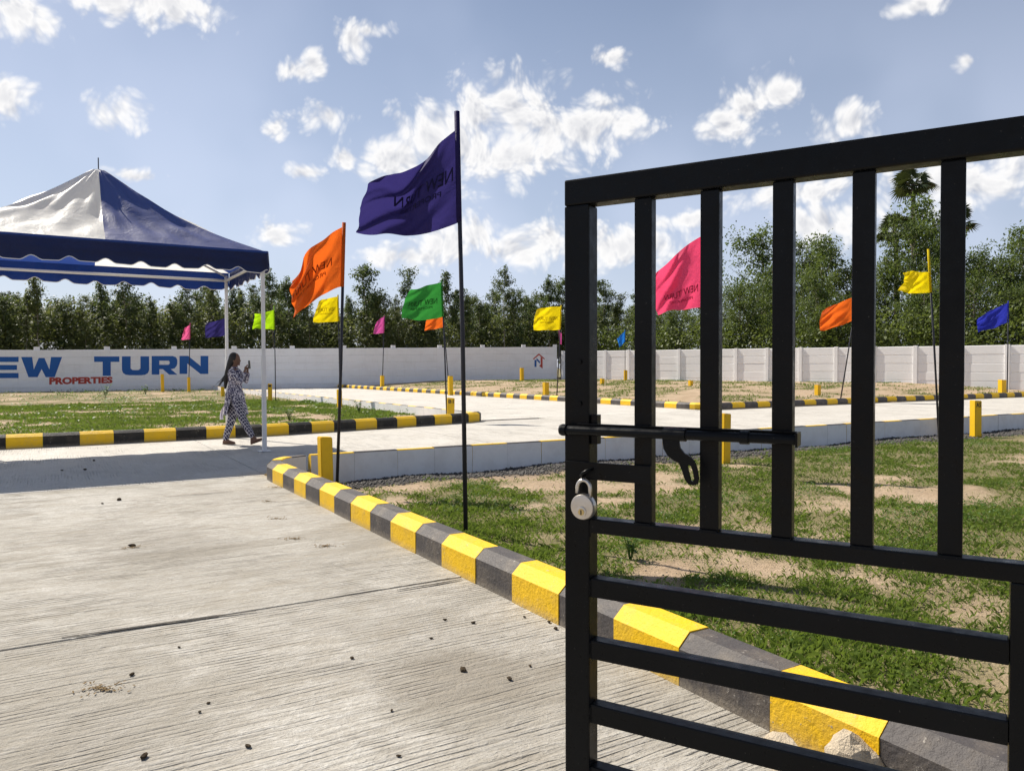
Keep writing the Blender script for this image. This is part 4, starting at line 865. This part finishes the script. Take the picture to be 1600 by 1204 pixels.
# trousers
B = MB()
chain(B, [(0.01, 0.02, 0.90), (LH[0], LH[1], 0.80), (-0.105, 0.078, 0.47), (-0.215, 0.07, 0.16), (-0.228, 0.07, 0.115)], [0.125, 0.105, 0.083, 0.062, 0.056], 16)
chain(B, [(0.01, -0.02, 0.90), (RH[0] + 0.015, RH[1], 0.80), (0.175, -0.072, 0.47), (0.325, -0.06, 0.21), (0.342, -0.06, 0.175)], [0.125, 0.105, 0.083, 0.062, 0.056], 16)
remeshed(B, 'trousers', MT['trouser'], 0.011, PERS, 4)
# tunic
B = MB()
chain(B, [(-0.012, 0, 1.385), (0.0, 0, 1.30), (0.0, 0, 1.12), (-0.005, 0, 0.95)], [0.085, 0.135, 0.128, 0.15], 18)
B.ball((0.0, 0, 1.29), (0.135, 0.185, 0.12), 16); B.ball((0.03, 0, 1.20), (0.13, 0.15, 0.13), 16); B.ball((-0.01, 0, 0.93), (0.165, 0.185, 0.18), 16)
for s, e, w in ((1, (0.17, 0.17, 1.17), (0.222, 0.075, 1.30)), (-1, (0.185, -0.17, 1.15), (0.212, -0.065, 1.31))): chain(B, [(-0.005, 0.16 * s, 1.335), e, w], [0.072, 0.058, 0.042], 14)
remeshed(B, 'tunic', MT['kurta'], 0.012, PERS, 4)
mb = MB()   # skirt of the tunic: front panel swings with the leg, back panel blown behind
def panel(rows, nseg=14):
    b = len(mb.v)
    for (cx_, cz, rx, ry, a0, a1) in rows:
        for k in range(nseg + 1):
            a = a0 + (a1 - a0) * k / nseg; rr = 1 + 0.05 * math.sin(k * 2.2 + cz * 30); mb.v.append((cx_ + rx * rr * math.cos(a), ry * rr * math.sin(a), cz))
    for j in range(len(rows) - 1):
        for k in range(nseg): q = b + j * (nseg + 1) + k; mb.f.append((q, q + 1, q + nseg + 2, q + nseg + 1)); mb.m.append(0)
h = math.pi / 2
panel([(-0.008, 0.96, 0.172, 0.190, -h, h), (0.02, 0.80, 0.165, 0.195, -h, h), (0.07, 0.66, 0.15, 0.185, -h, h), (0.105, 0.56, 0.14, 0.17, -h * 0.9, h * 0.9)])
panel([(-0.008, 0.96, 0.172, 0.190, h, 3 * h), (-0.03, 0.80, 0.165, 0.195, h, 3 * h), (-0.075, 0.66, 0.14, 0.18, h, 3 * h), (-0.105, 0.55, 0.12, 0.16, h * 1.1, h * 2.9)])
mb.build('tunic_skirt', MT['kurta'], PERS, True)
mb = MB(); S_ = []
for j in range(8):
    for k in range(5):
        t = j / 7; S_.append((-0.13 - 0.075 * math.sin(t * 2.2) - 0.045 * k / 4 * (0.4 + t), -0.13 + 0.02 * math.sin(k * 2 + t * 3), 0.80 - 0.33 * t + 0.01 * math.sin(k * 3)))
mb.raw(S_, [(j * 5 + k, j * 5 + k + 1, j * 5 + k + 6, j * 5 + k + 5) for j in range(7) for k in range(4)]); mb.build('scarf', MT['scarf'], PERS, True)
# hair: cap, long loose fall and blown strands
B = MB(); B.ball((-0.022, 0, 1.590), (0.103, 0.090, 0.116), 18); B.ball((-0.06, 0, 1.53), (0.07, 0.08, 0.09), 14)
chain(B, [(-0.07, 0, 1.54), (-0.135, 0.0, 1.36), (-0.185, 0.005, 1.20), (-0.20, 0.0, 1.05)], [0.075, 0.062, 0.048, 0.024], 12)
chain(B, [(-0.09, 0.02, 1.45), (-0.18, 0.03, 1.28), (-0.265, 0.03, 1.16)], [0.05, 0.036, 0.012], 10)
remeshed(B, 'hair', MT['hair'], 0.0095, PERS, 3)
mb = MB()
for k in range(16):
    y = random.uniform(-0.05, 0.05); s = random.uniform(0.6, 1.1); p0 = Vector((-0.10, y, 1.42)); mb.tube([p0, p0 + Vector((-0.08 * s, 0.01, -0.12)), p0 + Vector((-0.17 * s, y * 0.5, -0.22 - 0.05 * random.random())), p0 + Vector((-0.25 * s, y, -0.24 - 0.12 * random.random()))], [0.005, 0.005, 0.004, 0.002], 5)
mb.build('hair_strands', MT['hair'], PERS, True)
mb = MB()
for (hx, ty, tx, z0, z1) in ((-0.285, 0.072, -0.045, 0.002, 0.002), (0.325, -0.062, 0.575, 0.004, 0.085)):
    mb2 = MB(); mb2.box(0, 1, -0.042, 0.042, 0, 0.014, 0, 0.004)
    mb = MB(); mb.raw([(hx + (tx - hx) * x, ty + y, z + z0 + (z1 - z0) * x) for x, y, z in mb2.v], mb2.f); mb.build('sandal', MT['sandal'], PERS)
ph = tag(link('phone', None, None, PERS.location + Vector((0.262, 0.01, 1.475))), 'dark phone held upright in the walking person hands', 'phone')
mb = MB(); mb.box(-0.005, 0.005, -0.037, 0.037, -0.076, 0.076, 0, 0.003); ph.rotation_euler = (0, R(-4), R(-3)); mb.build('phone_case', MT['phone'], ph)
mb = MB(); mb.box(-0.0056, -0.0051, -0.033, 0.033, -0.070, 0.070); mb.build('screen', MT['black_ink'], ph)

# ------------------------------------------------------------------ rubble, clods, litter
def rock_mesh(seed, r, m, flat=1.0, rough=0.35, sub=2):
    bm = bmesh.new(); bmesh.ops.create_icosphere(bm, subdivisions=sub, radius=1); rg = random.Random(seed)
    pl = [(Vector((rg.gauss(0, 1), rg.gauss(0, 1), rg.gauss(0, 1))).normalized(), rg.uniform(0.55, 0.9)) for _ in range(9)]
    for v in bm.verts:
        d = v.co.normalized(); k = 1.0
        for n, h in pl:
            c = d.dot(n)
            if c > 0.2: k = min(k, h / c)
        k *= 1 + rg.uniform(-0.04, 0.04); v.co = Vector((d.x * r[0] * k, d.y * r[1] * k, d.z * r[2] * k))
    me = bpy.data.meshes.new('rock'); bm.to_mesh(me); bm.free(); me.materials.append(m); return me
for px, py, r, seed, lab in ((1222, 1192, (0.105, 0.08, 0.07), 4, 'flat broken stone lying by the kerb left of a paler stone'), (1345, 1216, (0.135, 0.10, 0.125), 9, 'larger angular pale stone leaning on the kerb behind the gate')):
    d = ray(px, py); k = -CAMH / d.z; x, y = d.x * k, d.y * k
    o = link('stone', rock_mesh(seed, r, MT['rock'], sub=3), None, (x, y, r[2] * 0.42), R(20 * seed)); tag(o, lab, 'stone')
CL = [(186, 781, .030), (160, 787, .018), (133, 734, .025), (97, 735, .022), (147, 720, .028), (206, 853, .026), (206, 1054, .014), (326, 1098, .008), (723, 1047, .020), (796, 1061, .014), (550, 1028, .012), (674, 997, .009), (740, 973, .012), (612, 1110, .008), (312, 1112, .008), (280, 1011, .008), (388, 1166, .012), (695, 968, .010), (828, 1040, .009), (858, 972, .014), (868, 982, .014), (820, 964, .010), (623, 1181, .008), (225, 1182, .016)]
for i, (px, py, r) in enumerate(CL):
    d = ray(px, py); k = -CAMH / d.z
    me = rock_mesh(100 + i, (r * 1.5, r * 0.9, r * 0.6), MT['clod'], sub=1)
    near = py > 940
    o = link('soil_clod', me, None, (d.x * k, d.y * k, r * 0.35), random.uniform(0, 6)); tag(o, 'tiny dark crumb of soil on the near raked concrete' if near else 'small dark soil clod on the concrete near the tent shadow', 'clod', 'soil crumbs scattered on the entrance road' if near else 'soil clods near the tent shadow')
for i, (px, py, s) in enumerate([(1 * 300 + 130, 761, .12), (418, 783, .12), (432, 810, .13), (460, 841, .12), (508, 853, .10), (206, 855, .12), (160, 1076, .15), (885, 802, .08)][:7]):
    d = ray(px, py); k = -CAMH / d.z; mb = MB()
    for j in range(70):
        a = random.uniform(0, 6.28); rr = abs(random.gauss(0, s * 0.5)); c = Vector((rr * math.cos(a) * 1.2, rr * math.sin(a) * 0.7, random.uniform(0.001, 0.004))); b = random.uniform(0, 6.28); l = random.uniform(0.003, 0.011); u = Vector((math.cos(b), math.sin(b), random.uniform(-.1, .3))) * l; w = Vector((-math.sin(b), math.cos(b), 0.2)) * random.uniform(0.0015, 0.005)
        mb.face([c - u - w, c + u - w, c + u + w, c - u + w])
    o = mb.build('dry_litter', MT['straw']); o.location = (d.x * k, d.y * k, 0.002); tag(o, 'small brown scatter of dry litter on the concrete road', 'litter', 'patches of dry litter on the entrance road')

# ------------------------------------------------------------------ gravel along the whitewashed kerb
def scatter(n, fn, p0, p1, q0, q1):
    p = RNG.uniform(p0, p1, n); q = RNG.uniform(q0, q1, n); keep = RNG.random(n) < fn(p, q); return p[keep], q[keep]
def to_xyz(p, q, z): return np.stack([p * GB.x + q * GC.x, p * GB.y + q * GC.y, z], -1)
p, q = scatter(42000, lambda p, q: gravel_w(p, q) * np.clip(9 / (p + 2), 0.15, 1), 2.6, 24, 7.6, 10.5)
z = terrain(p, q); c = to_xyz(p, q, z); n_ = len(p); rad = RNG.uniform(0.006, 0.022, n_) * (1 + 0.05 * p)
oc = np.array([(1, 0, 0), (-1, 0, 0), (0, 1, 0), (0, -1, 0), (0, 0, 1), (0, 0, -1)], float); of = np.array([(0, 2, 4), (2, 1, 4), (1, 3, 4), (3, 0, 4), (2, 0, 5), (1, 2, 5), (3, 1, 5), (0, 3, 5)])
ang = RNG.uniform(0, 6.28, n_); jit = RNG.uniform(0.6, 1.3, (n_, 6, 3)); V = oc[None] * jit * rad[:, None, None]
ca, sa = np.cos(ang)[:, None], np.sin(ang)[:, None]; V = np.stack([V[..., 0] * ca - V[..., 1] * sa, V[..., 0] * sa + V[..., 1] * ca, V[..., 2] * 0.8], -1) + c[:, None] + np.array([0, 0, 0.004])
gv = link('gravel', np_mesh('gravel', V.reshape(-1, 3), (of[None] + (np.arange(n_) * 6)[:, None, None]).reshape(-1, 3), MT['gravel']))
tag(gv, 'dark gravel band along the foot of the whitewashed kerb', 'gravel', None, 'stuff')
p, q = scatter(9000, lambda p, q: (1 - veg(p, q)) * 0.6, 2.6, 11, 0, 9.6); z = terrain(p, q); c = to_xyz(p, q, z); n_ = len(p); rad = RNG.uniform(0.003, 0.011, n_)
V = oc[None] * RNG.uniform(0.6, 1.3, (n_, 6, 3)) * rad[:, None, None] + c[:, None] + np.array([0, 0, 0.002])
tag(link('soil_crumbs', np_mesh('soil_crumbs', V.reshape(-1, 3), (of[None] + (np.arange(n_) * 6)[:, None, None]).reshape(-1, 3), MT['rock'])), 'loose crumbs of earth on the bare soil', 'soil', None, 'stuff')

# ------------------------------------------------------------------ grass and weeds
def blades(p, q, h, w, lean, m, name, label, cat):
    n = len(p); z = terrain(p, q) - 0.01; c = to_xyz(p, q, z); a = RNG.uniform(0, 6.28, n); b = RNG.uniform(0, 6.28, n)
    sd = np.stack([np.cos(a), np.sin(a), np.zeros(n)], -1) * w[:, None]; ld = np.stack([np.cos(b), np.sin(b), np.zeros(n)], -1) * (h * lean)[:, None]
    up = np.zeros((n, 3)); up[:, 2] = h
    v0 = c - sd; v1 = c + sd; v2 = c + up * 0.6 + ld * 0.35 + sd * 0.8; v3 = c + up * (1 - 0.3 * lean)[:, None] + ld
    V = np.stack([v0, v1, v2, v3], 1).reshape(-1, 3); F = (np.array([(0, 1, 2), (0, 2, 3)])[None] + (np.arange(n) * 4)[:, None, None]).reshape(-1, 3)
    return tag(link(name, np_mesh(name, V, F, m)), label, cat, None, 'stuff')
def leaves(p, q, hmax, size, m, name, label, cat):
    n = len(p); z = terrain(p, q) + RNG.uniform(0.0, 1, n) ** 1.2 * hmax; c = to_xyz(p, q, z); a = RNG.uniform(0, 6.28, n); t = RNG.uniform(-0.2, 0.9, n); r = RNG.uniform(-0.5, 0.5, n)
    d = np.stack([np.cos(a) * np.cos(t), np.sin(a) * np.cos(t), np.sin(t)], -1); s = np.stack([-np.sin(a), np.cos(a), r], -1); s /= np.linalg.norm(s, axis=1)[:, None]
    d *= size[:, None]; s *= (size * 0.34)[:, None]
    V = np.stack([c, c + d * 0.5 + s, c + d, c + d * 0.5 - s], 1).reshape(-1, 3); F = (np.arange(n) * 4)[:, None] + np.array([0, 1, 2, 3])[None]
    return tag(link(name, np_mesh(name, V, F, m)), label, cat, None, 'stuff')
dist = lambda p, q: np.sqrt(p * p + q * q)
fall = lambda p, q, k: np.clip(k / dist(p, q), 0, 1) ** 1.5
Pn, Qn = [], []
p, q = scatter(1100000, lambda p, q: veg(p, q) ** 1.25 * (0.25 + 0.75 * sstep(0.38, 0.58, fb(p * 3.1, q * 3.1, 77))) * fall(p, q, 5.5), 2.53, 17, -1.5, 10.2); h = RNG.uniform(0.25, 1, len(p)) ** 1.2 * 0.072 * (0.5 + 1.0 * fb(p * 1.5, q * 1.5, 71)) * (1 + 0.7 * sstep(1.4, 0.1, p - 2.5)) 
blades(p, q, h, RNG.uniform(0.0010, 0.0021, len(p)) * (0.7 + 0.09 * dist(p, q)), RNG.uniform(0.1, 1.1, len(p)), MT['grass'], 'grass', 'short grass growing over the near plot beside the kerb', 'grass')
wv_ = lambda p, q: sstep(0.54, 0.64, fb(p * 1.1 + 40, q * 1.3 + 7, 91)) 
p, q = scatter(420000, lambda p, q: veg(p, q) ** 0.7 * wv_(p, q) * fall(p, q, 7) * (0.45 + 0.55 * sstep(4.5, 7.5, q + 0.5 * (p - 2.5))), 2.55, 22, -1, 10.0)
leaves(p, q, 0.02 + 0.10 * fb(p * 2.2, q * 2.2, 61) * sstep(0.3, 0.9, veg(p, q)), RNG.uniform(0.010, 0.028, len(p)) * (0.50 + 0.055 * dist(p, q)), MT['weed'], 'weeds', 'low leafy weeds spread through the near plot', 'weeds')
p, q = scatter(300000, lambda p, q: veg(p, q) * 0.6, -9, 9.6, 16.3, 36); h = RNG.uniform(0.3, 1, len(p)) * 0.11 * (0.5 + fb(p * 1.2, q * 1.2, 71))
blades(p, q, h, RNG.uniform(0.006, 0.012, len(p)), RNG.uniform(0.1, 1.0, len(p)), MT['grass'], 'grass', 'patchy grass on the left plot behind the striped kerb', 'grass')
p, q = scatter(90000, lambda p, q: veg(p, q) * wv_(p, q) * 0.8, -12, 9.6, 17, 58)
leaves(p, q, 0.22 * fb(p * 1.2, q * 1.2, 61), RNG.uniform(0.05, 0.11, len(p)), MT['weed'], 'weeds', 'leafy weeds spread through the left plot', 'weeds')
p, q = scatter(150000, lambda p, q: veg(p, q) * 0.5, 18.7, 46, 18.5, 52); h = RNG.uniform(0.3, 1, len(p)) * 0.12
blades(p, q, h, RNG.uniform(0.010, 0.02, len(p)), RNG.uniform(0.1, 1.0, len(p)), MT['grass'], 'grass', 'thin dry grass on the far plot before the precast wall', 'grass')
# single weed plants one can tell apart
def weed_plant(px, Y, h, label, nst=7):
    b = at(px, 650, Y); z = tz(b.x, b.y); o = thing('weed_plant', (b.x, b.y, z), label, 'plant', 'upright weeds at the plot edges'); st = MB(); lf = MB()
    for k in range(nst):
        a = random.uniform(0, 6.28); l = h * random.uniform(0.6, 1); tip = Vector((math.cos(a) * 0.35 * l, math.sin(a) * 0.35 * l, l)); st.tube([(0, 0, -0.03), tip * 0.5 + Vector((0, 0, 0.05 * l)), tip], [0.006, 0.005, 0.002], 5)
        for j in range(9):
            c = tip * random.uniform(0.3, 1.0); b_ = random.uniform(0, 6.28); d = Vector((math.cos(b_), math.sin(b_), random.uniform(-0.2, 0.6))) * random.uniform(0.05, 0.11) * (h / 0.4); s = Vector((-math.sin(b_), math.cos(b_), random.uniform(-.4, .4))) * 0.022 * (h / 0.4)
            lf.face([c, c + d * 0.5 + s, c + d, c + d * 0.5 - s])
    st.build('stem', MT['weed'], o); lf.build('foliage', MT['weed'], o)
weed_plant(452, 21, 0.45, 'tall leafy weed by the white kerb right of the tent leg'); weed_plant(561, 24.5, 0.48, 'upright weed against the white kerb right of the orange flag pole')
weed_plant(165, 40, 0.7, 'pale leafy weed below the painted word PROPERTIES'); weed_plant(228, 42, 0.6, 'bushy weed near the post under the letter R')
weed_plant(985, 6.0, 0.22, 'thin weed on bare soil between gate post and second bar', 6)

# ------------------------------------------------------------------ trees
def leaf_cloud(centres, per, spread, lsize, drop=0.5, asp=0.28, rg=RNG):
    n = len(centres) * per; c = np.repeat(np.array(centres, float), per, 0) + rg.normal(0, 1, (n, 3)) * np.repeat(np.array(spread, float).reshape(-1, 1) if np.ndim(spread) else np.full((len(centres), 1), spread), per, 0) * np.array([1, 1, 0.8])
    a = rg.uniform(0, 6.28, n); t = rg.normal(-drop, 0.6, n); d = np.stack([np.cos(a) * np.cos(t), np.sin(a) * np.cos(t), np.sin(t)], -1); s = np.stack([-np.sin(a), np.cos(a), rg.uniform(-1, 1, n)], -1); s /= np.linalg.norm(s, axis=1)[:, None]
    L_ = rg.uniform(0.6, 1.25, n) * lsize; d *= L_[:, None]; s *= (L_ * asp)[:, None]
    V = np.stack([c, c + d * 0.45 + s, c + d, c + d * 0.45 - s], 1).reshape(-1, 3); F = (np.arange(n) * 4)[:, None] + np.array([0, 1, 2, 3])[None]; return V, F
def tree_kind(name, H, rad, crown0, nb_, per, spread, lsize, lm, bm_, seed, shape='cone', rise=0.5, trunk_r=0.10):
    rg = random.Random(seed); nrg = np.random.default_rng(seed); T = MB(); pts = []; x = y = 0
    for k in range(9): pts.append(Vector((x, y, H * 0.97 * k / 8))); x += rg.gauss(0, 0.09); y += rg.gauss(0, 0.09)
    T.tube(pts, [trunk_r * (1 - 0.88 * k / 8) for k in range(9)], 7); cs = []; sp = []
    for k in range(nb_):
        f = (k + rg.random()) / nb_; h = H * (crown0 + (0.98 - crown0) * f); i = min(7, int(h / (H * 0.97) * 8)); tt = h / (H * 0.97) * 8 - i; p0 = pts[i].lerp(pts[min(8, i + 1)], min(1, tt))
        if shape == 'cone': w = rad * (0.30 + 0.95 * math.sin(math.pi * min(1, 0.18 + 0.80 * f)) ** 0.8) * (1.0 - 0.30 * f)
        else: w = rad * (0.25 + math.sin(math.pi * (0.12 + 0.76 * f)) ** 0.7)
        w *= rg.uniform(0.35, 1.25); a = rg.uniform(0, 6.28); e = p0 + Vector((math.cos(a) * w, math.sin(a) * w, w * rise * rg.uniform(0.6, 1.3)))
        m_ = p0.lerp(e, 0.5) + Vector((0, 0, -0.06 * w)); r0 = trunk_r * 0.34 * (1 - 0.6 * f); T.tube([p0, m_, e], [r0, r0 * 0.7, r0 * 0.25], 4, cap=False)
        for s in ((0.45, 0.75, 1.0) if w > 0.7 else (0.6, 1.0)):
            c = p0.lerp(e, s) + Vector((rg.gauss(0, 0.12), rg.gauss(0, 0.12), rg.gauss(0, 0.12))) * w; cs.append(c[:]); sp.append(spread * rg.uniform(0.6, 1.25))
    cs.append((pts[8] + Vector((0, 0, 0.05 * H)))[:]); sp.append(spread * 0.6)
    V, F = leaf_cloud(cs, per, sp, lsize, rg=nrg)
    return T.mesh(name + '_trunk', bm_, True), np_mesh(name + '_crown', V, F, lm)
EUC = [tree_kind('eucalyptus', 9.6 + 0.5 * k, (1.0, 1.35, 0.85, 1.6, 1.15, 1.45, 0.95, 1.25, 1.7)[k], (0.42, 0.3, 0.5, 0.35, 0.25, 0.45, 0.38, 0.55, 0.4)[k], (26, 34, 22, 36, 30, 30, 24, 26, 34)[k], 46, 0.24, 0.25, MT['euc'], MT['bark'], 200 + k, 'cone' if k % 3 else 'round', (0.9, 0.5, 1.3, 0.7, 0.6, 1.0, 1.1, 0.8, 0.6)[k]) for k in range(9)]
BRD = [tree_kind('broad_tree', 9.5 + 0.6 * k, 2.0 + 0.25 * (k % 3), 0.22, 52, 60, 0.36, 0.23, MT['green'], MT['bark'], 300 + k, 'round', 0.55, 0.13) for k in range(4)]
AIR = [tree_kind('feathery_tree', 10.5 + 0.5 * k, 1.6, 0.25, 44, 40, 0.30, 0.22, MT['green'], MT['bark'], 400 + k, 'cone', 1.0, 0.10) for k in range(2)]
TPROTO = {}
def plant(kind, k, x, y, z, s, rz, label, group, sz=None):
    kinds = {'eucalyptus_tree': EUC, 'broad_tree': BRD, 'feathery_tree': AIR}; tm, cm = kinds[kind][k % len(kinds[kind])]
    o = thing(kind, (x, y, z), label, 'tree', group, rz); o.scale = (s, s, sz or s)
    link('trunk', tm, o); link('crown', cm, o); return o
LABE = 'slender dark plantation tree behind the lettered white wall'; GRE = 'plantation trees behind the lettered wall'
ti = 0
PEAKS = {575: 'pointed dark tree peak rising between the orange and green flags', 642: 'dark tree peak standing just above the green flag', 705: 'dark tree peak directly left of the tall blue flag pole', 786: 'tallest plantation tree peak right of the blue flag pole',
 858: 'dark tree peak above the yellow flag beside the gate post', 940: 'dark tree top seen between the gate post and first bar', 428: 'dark tree crown just right of the tent corner', 62: 'tree whose trunk shows under the tent left end of the back valance'}
del PEAKS[62]
def skyline(px):  # tree top height in the photo, pixel row by column
    return np.interp(px, [-400, 0, 60, 130, 200, 260, 330, 400, 430, 500, 540, 575, 600, 640, 680, 705, 740, 785, 805, 855, 900, 940, 975, 1040, 1120], [425, 430, 436, 432, 424, 440, 420, 432, 420, 450, 446, 418, 452, 422, 470, 424, 446, 412, 440, 432, 440, 436, 452, 470, 400])
tops = [-380, -340, -300, -262, -225, -190, -155, -120, -88, -56, -25, 8, 40, 62, 96, 130, 165, 200, 236, 268, 300, 332, 365, 398, 428, 455, 480, 508, 540, 575, 598, 622, 642, 668, 705, 728, 752, 786, 806, 830, 858, 880, 905, 940, 972, 1000, 1030]
for row, (off, cnt) in enumerate(((4.0, 1.0), (7.5, 0.93), (11.5, 0.9), (16.5, 0.86))):
    for i, px in enumerate(tops):
        px_ = px + (random.uniform(-9, 9) if row else random.uniform(-2, 2)) + (14 * row)
        d = ray(px_, 560); nrm = WN; k = ((A_ - WN * (off + random.uniform(-1, 1))) - Vector((0, 0, CAMH))).dot(WN) / d.dot(WN); P_ = Vector((0, 0, CAMH)) + d * k
        top = at(px_, skyline(px_) + ((random.uniform(-9, 0) if px in PEAKS or i % 4 == 1 else random.uniform(2, 32)) if row == 0 else random.uniform(16, 56)), P_.y).z; kk = (ti * 4 + row + (ti * ti) % 5) % 9; Hh = 9.6 + 0.5 * kk; ti += 1
        s = (top - 0.2) / (Hh * 1.06); plant('eucalyptus_tree', kk, P_.x, P_.y, 0.2, min(1.25, s * random.uniform(0.85, 1.1)), random.uniform(0, 6.28), PEAKS.get(px, LABE) if row == 0 else LABE, None if row == 0 and px in PEAKS else GRE, s)
LABR = 'leafy green tree behind the precast wall seen through the gate bars'; GRR = 'green trees behind the precast wall'
for (px, ytop, Y, kind, k) in [(1010, 470, 66, 'broad_tree', 0), (1050, 478, 63, 'broad_tree', 1), (1130, 470, 62, 'broad_tree', 2), (1185, 352, 66, 'broad_tree', 3), (1155, 440, 58, 'broad_tree', 0), (1225, 410, 60, 'broad_tree', 1), (1253, 372, 66, 'broad_tree', 2), (1288, 362, 60, 'feathery_tree', 0), (1270, 420, 54, 'broad_tree', 3), (1325, 415, 58, 'broad_tree', 0), (1310, 470, 52, 'broad_tree', 2), (1370, 430, 56, 'broad_tree', 1), (1390, 395, 55, 'feathery_tree', 1), (1440, 300, 58, 'feathery_tree', 0), (1425, 335, 54, 'broad_tree', 3), (1475, 350, 60, 'feathery_tree', 1), (1490, 380, 53, 'broad_tree', 2), (1535, 392, 56, 'feathery_tree', 0), (1560, 400, 52, 'broad_tree', 1), (1590, 345, 55, 'feathery_tree', 1), (1630, 360, 52, 'broad_tree', 0), (1680, 380, 50, 'broad_tree', 3), (1520, 430, 48, 'broad_tree', 2), (1600, 440, 47, 'broad_tree', 0), (1450, 440, 50, 'broad_tree', 1), (1100, 430, 72, 'broad_tree', 2), (1350, 455, 64, 'broad_tree', 3), (1210, 450, 74, 'broad_tree', 1), (1740, 390, 47, 'broad_tree', 2)]:
    P_ = at(px, 560, Y); top = at(px, ytop, Y).z; Hh = (9.5 + 0.6 * (k % 4)) if kind == 'broad_tree' else 10.5 + 0.5 * (k % 2); s = (top - 0.3) / (Hh * 1.07)
    OWN = {1185: 'tall round crowned tree between second and third gate bars', 1253: 'dense tree crown beside the right edge of the third gate bar', 1288: 'thin feathery tree top between third and fourth gate bars', 1440: 'feathery tree directly below the tall fan palm', 1590: 'tall feathery tree at right edge above the blue flag'}
    plant(kind, k, P_.x, P_.y, 0.3, max(0.65, min(1.3, s)) * random.uniform(0.9, 1.1), random.uniform(0, 6.28), OWN.get(px) or (LABR if kind == 'broad_tree' else 'loose feathery tree rising behind the precast wall'), None if px in OWN else (GRR if kind == 'broad_tree' else 'feathery trees behind the precast wall'), s)
# thicket filling the space under the trees
def thicket(name, label, samples, per, spread, ls, m):
    V, F = leaf_cloud(samples, per, spread, ls, 0.3, 0.34); tag(link(name, np_mesh(name, V, F, m)), label, 'undergrowth', None, 'stuff')
S = []
for i in range(1700):
    s = random.uniform(-18, WLEN + 6); off = random.choice((3.0, 4, 5.5, 7.5, 10, 13, 17)) + random.uniform(-0.7, 0.7); hmax = 5.4 + 0.06 * off + 1.4 * float(fb(s * 0.4, off, 5) - 0.5); S.append(tuple(wpt(s, random.uniform(0.3, 1) ** 0.8 * hmax, -off)))
thicket('undergrowth', 'dense undergrowth below the plantation trees behind the lettered wall', S, 46, 0.55, 0.28, MT['thick'])
S = []
for i in range(900):
    s = random.uniform(-3, 52); off = random.choice((2.9, 4, 6, 9, 12)) + random.uniform(-0.7, 0.7); S.append(tuple(w2(s, random.uniform(0.3, 1) ** 0.8 * (4.6 + 2.0 * float(fb(s * 0.5, off, 8) - 0.5)), -off)))
thicket('undergrowth', 'green undergrowth filling the space behind the precast wall', S, 50, 0.55, 0.26, MT['green'])
# thin pale stems in the undergrowth
def palm(px, ycrown, Y, label, nl=30, fr=1.25):
    c = at(px, ycrown, Y); o = thing('fan_palm', (c.x, c.y, 0.2), label, 'palm tree', 'fan palms'); org = (c.x, c.y, 0.2); T = MB(); rg = random.Random(int(px))
    T.tube([(c.x, c.y, 0.0), (c.x + 0.1, c.y, c.z * 0.5), (c.x, c.y, c.z)], [0.26, 0.19, 0.17], 9); T.build('trunk', MT['dark_bark'], o, True, org)
    for k in range(nl):
        mb = MB(); a = rg.uniform(0, 6.28); t = rg.uniform(-0.75, 1.35); d = Vector((math.cos(a) * math.cos(t), math.sin(a) * math.cos(t), math.sin(t))); st = c + d * rg.uniform(0.75, 1.1)
        mb.tube([c + Vector((0, 0, -0.1)), c.lerp(st, 0.6) + Vector((0, 0, 0.06)), st], [0.035, 0.028, 0.02], 4, cap=False)
        s = d.cross(Vector((0, 0, 1))).normalized(); u = (s.cross(d)).normalized(); roll = rg.uniform(-0.7, 0.7); s2 = s * math.cos(roll) + u * math.sin(roll); nz_ = d.cross(s2)
        ns = 21
        for j in range(ns):
            w = (j / (ns - 1) - 0.5) * 4.3; dr = (d * math.cos(w) + s2 * math.sin(w)); l = fr * (0.72 + 0.28 * math.cos(w * 0.7)) * rg.uniform(0.85, 1.05); pw = (d * -math.sin(w) + s2 * math.cos(w)) * 0.075
            tip = st + dr * l + Vector((0, 0, -0.22 * l)) + nz_ * 0.05; mid_ = st + dr * l * 0.55 + nz_ * 0.04
            mb.face([st, mid_ + pw, tip, mid_ - pw])
        mb.build('frond', MT['palm'], o, org=org)
palm(1427, 288, 66, 'tall dark fan palm rising above the trees left of the fifth gate bar', 24, 1.15)
palm(1500, 350, 64, 'dark fan palm crown peeking out behind the fifth gate bar', 24, 1.25)
palm(1400, 362, 60, 'low dark fan palm half buried in green trees below the tall palm', 20, 1.05)
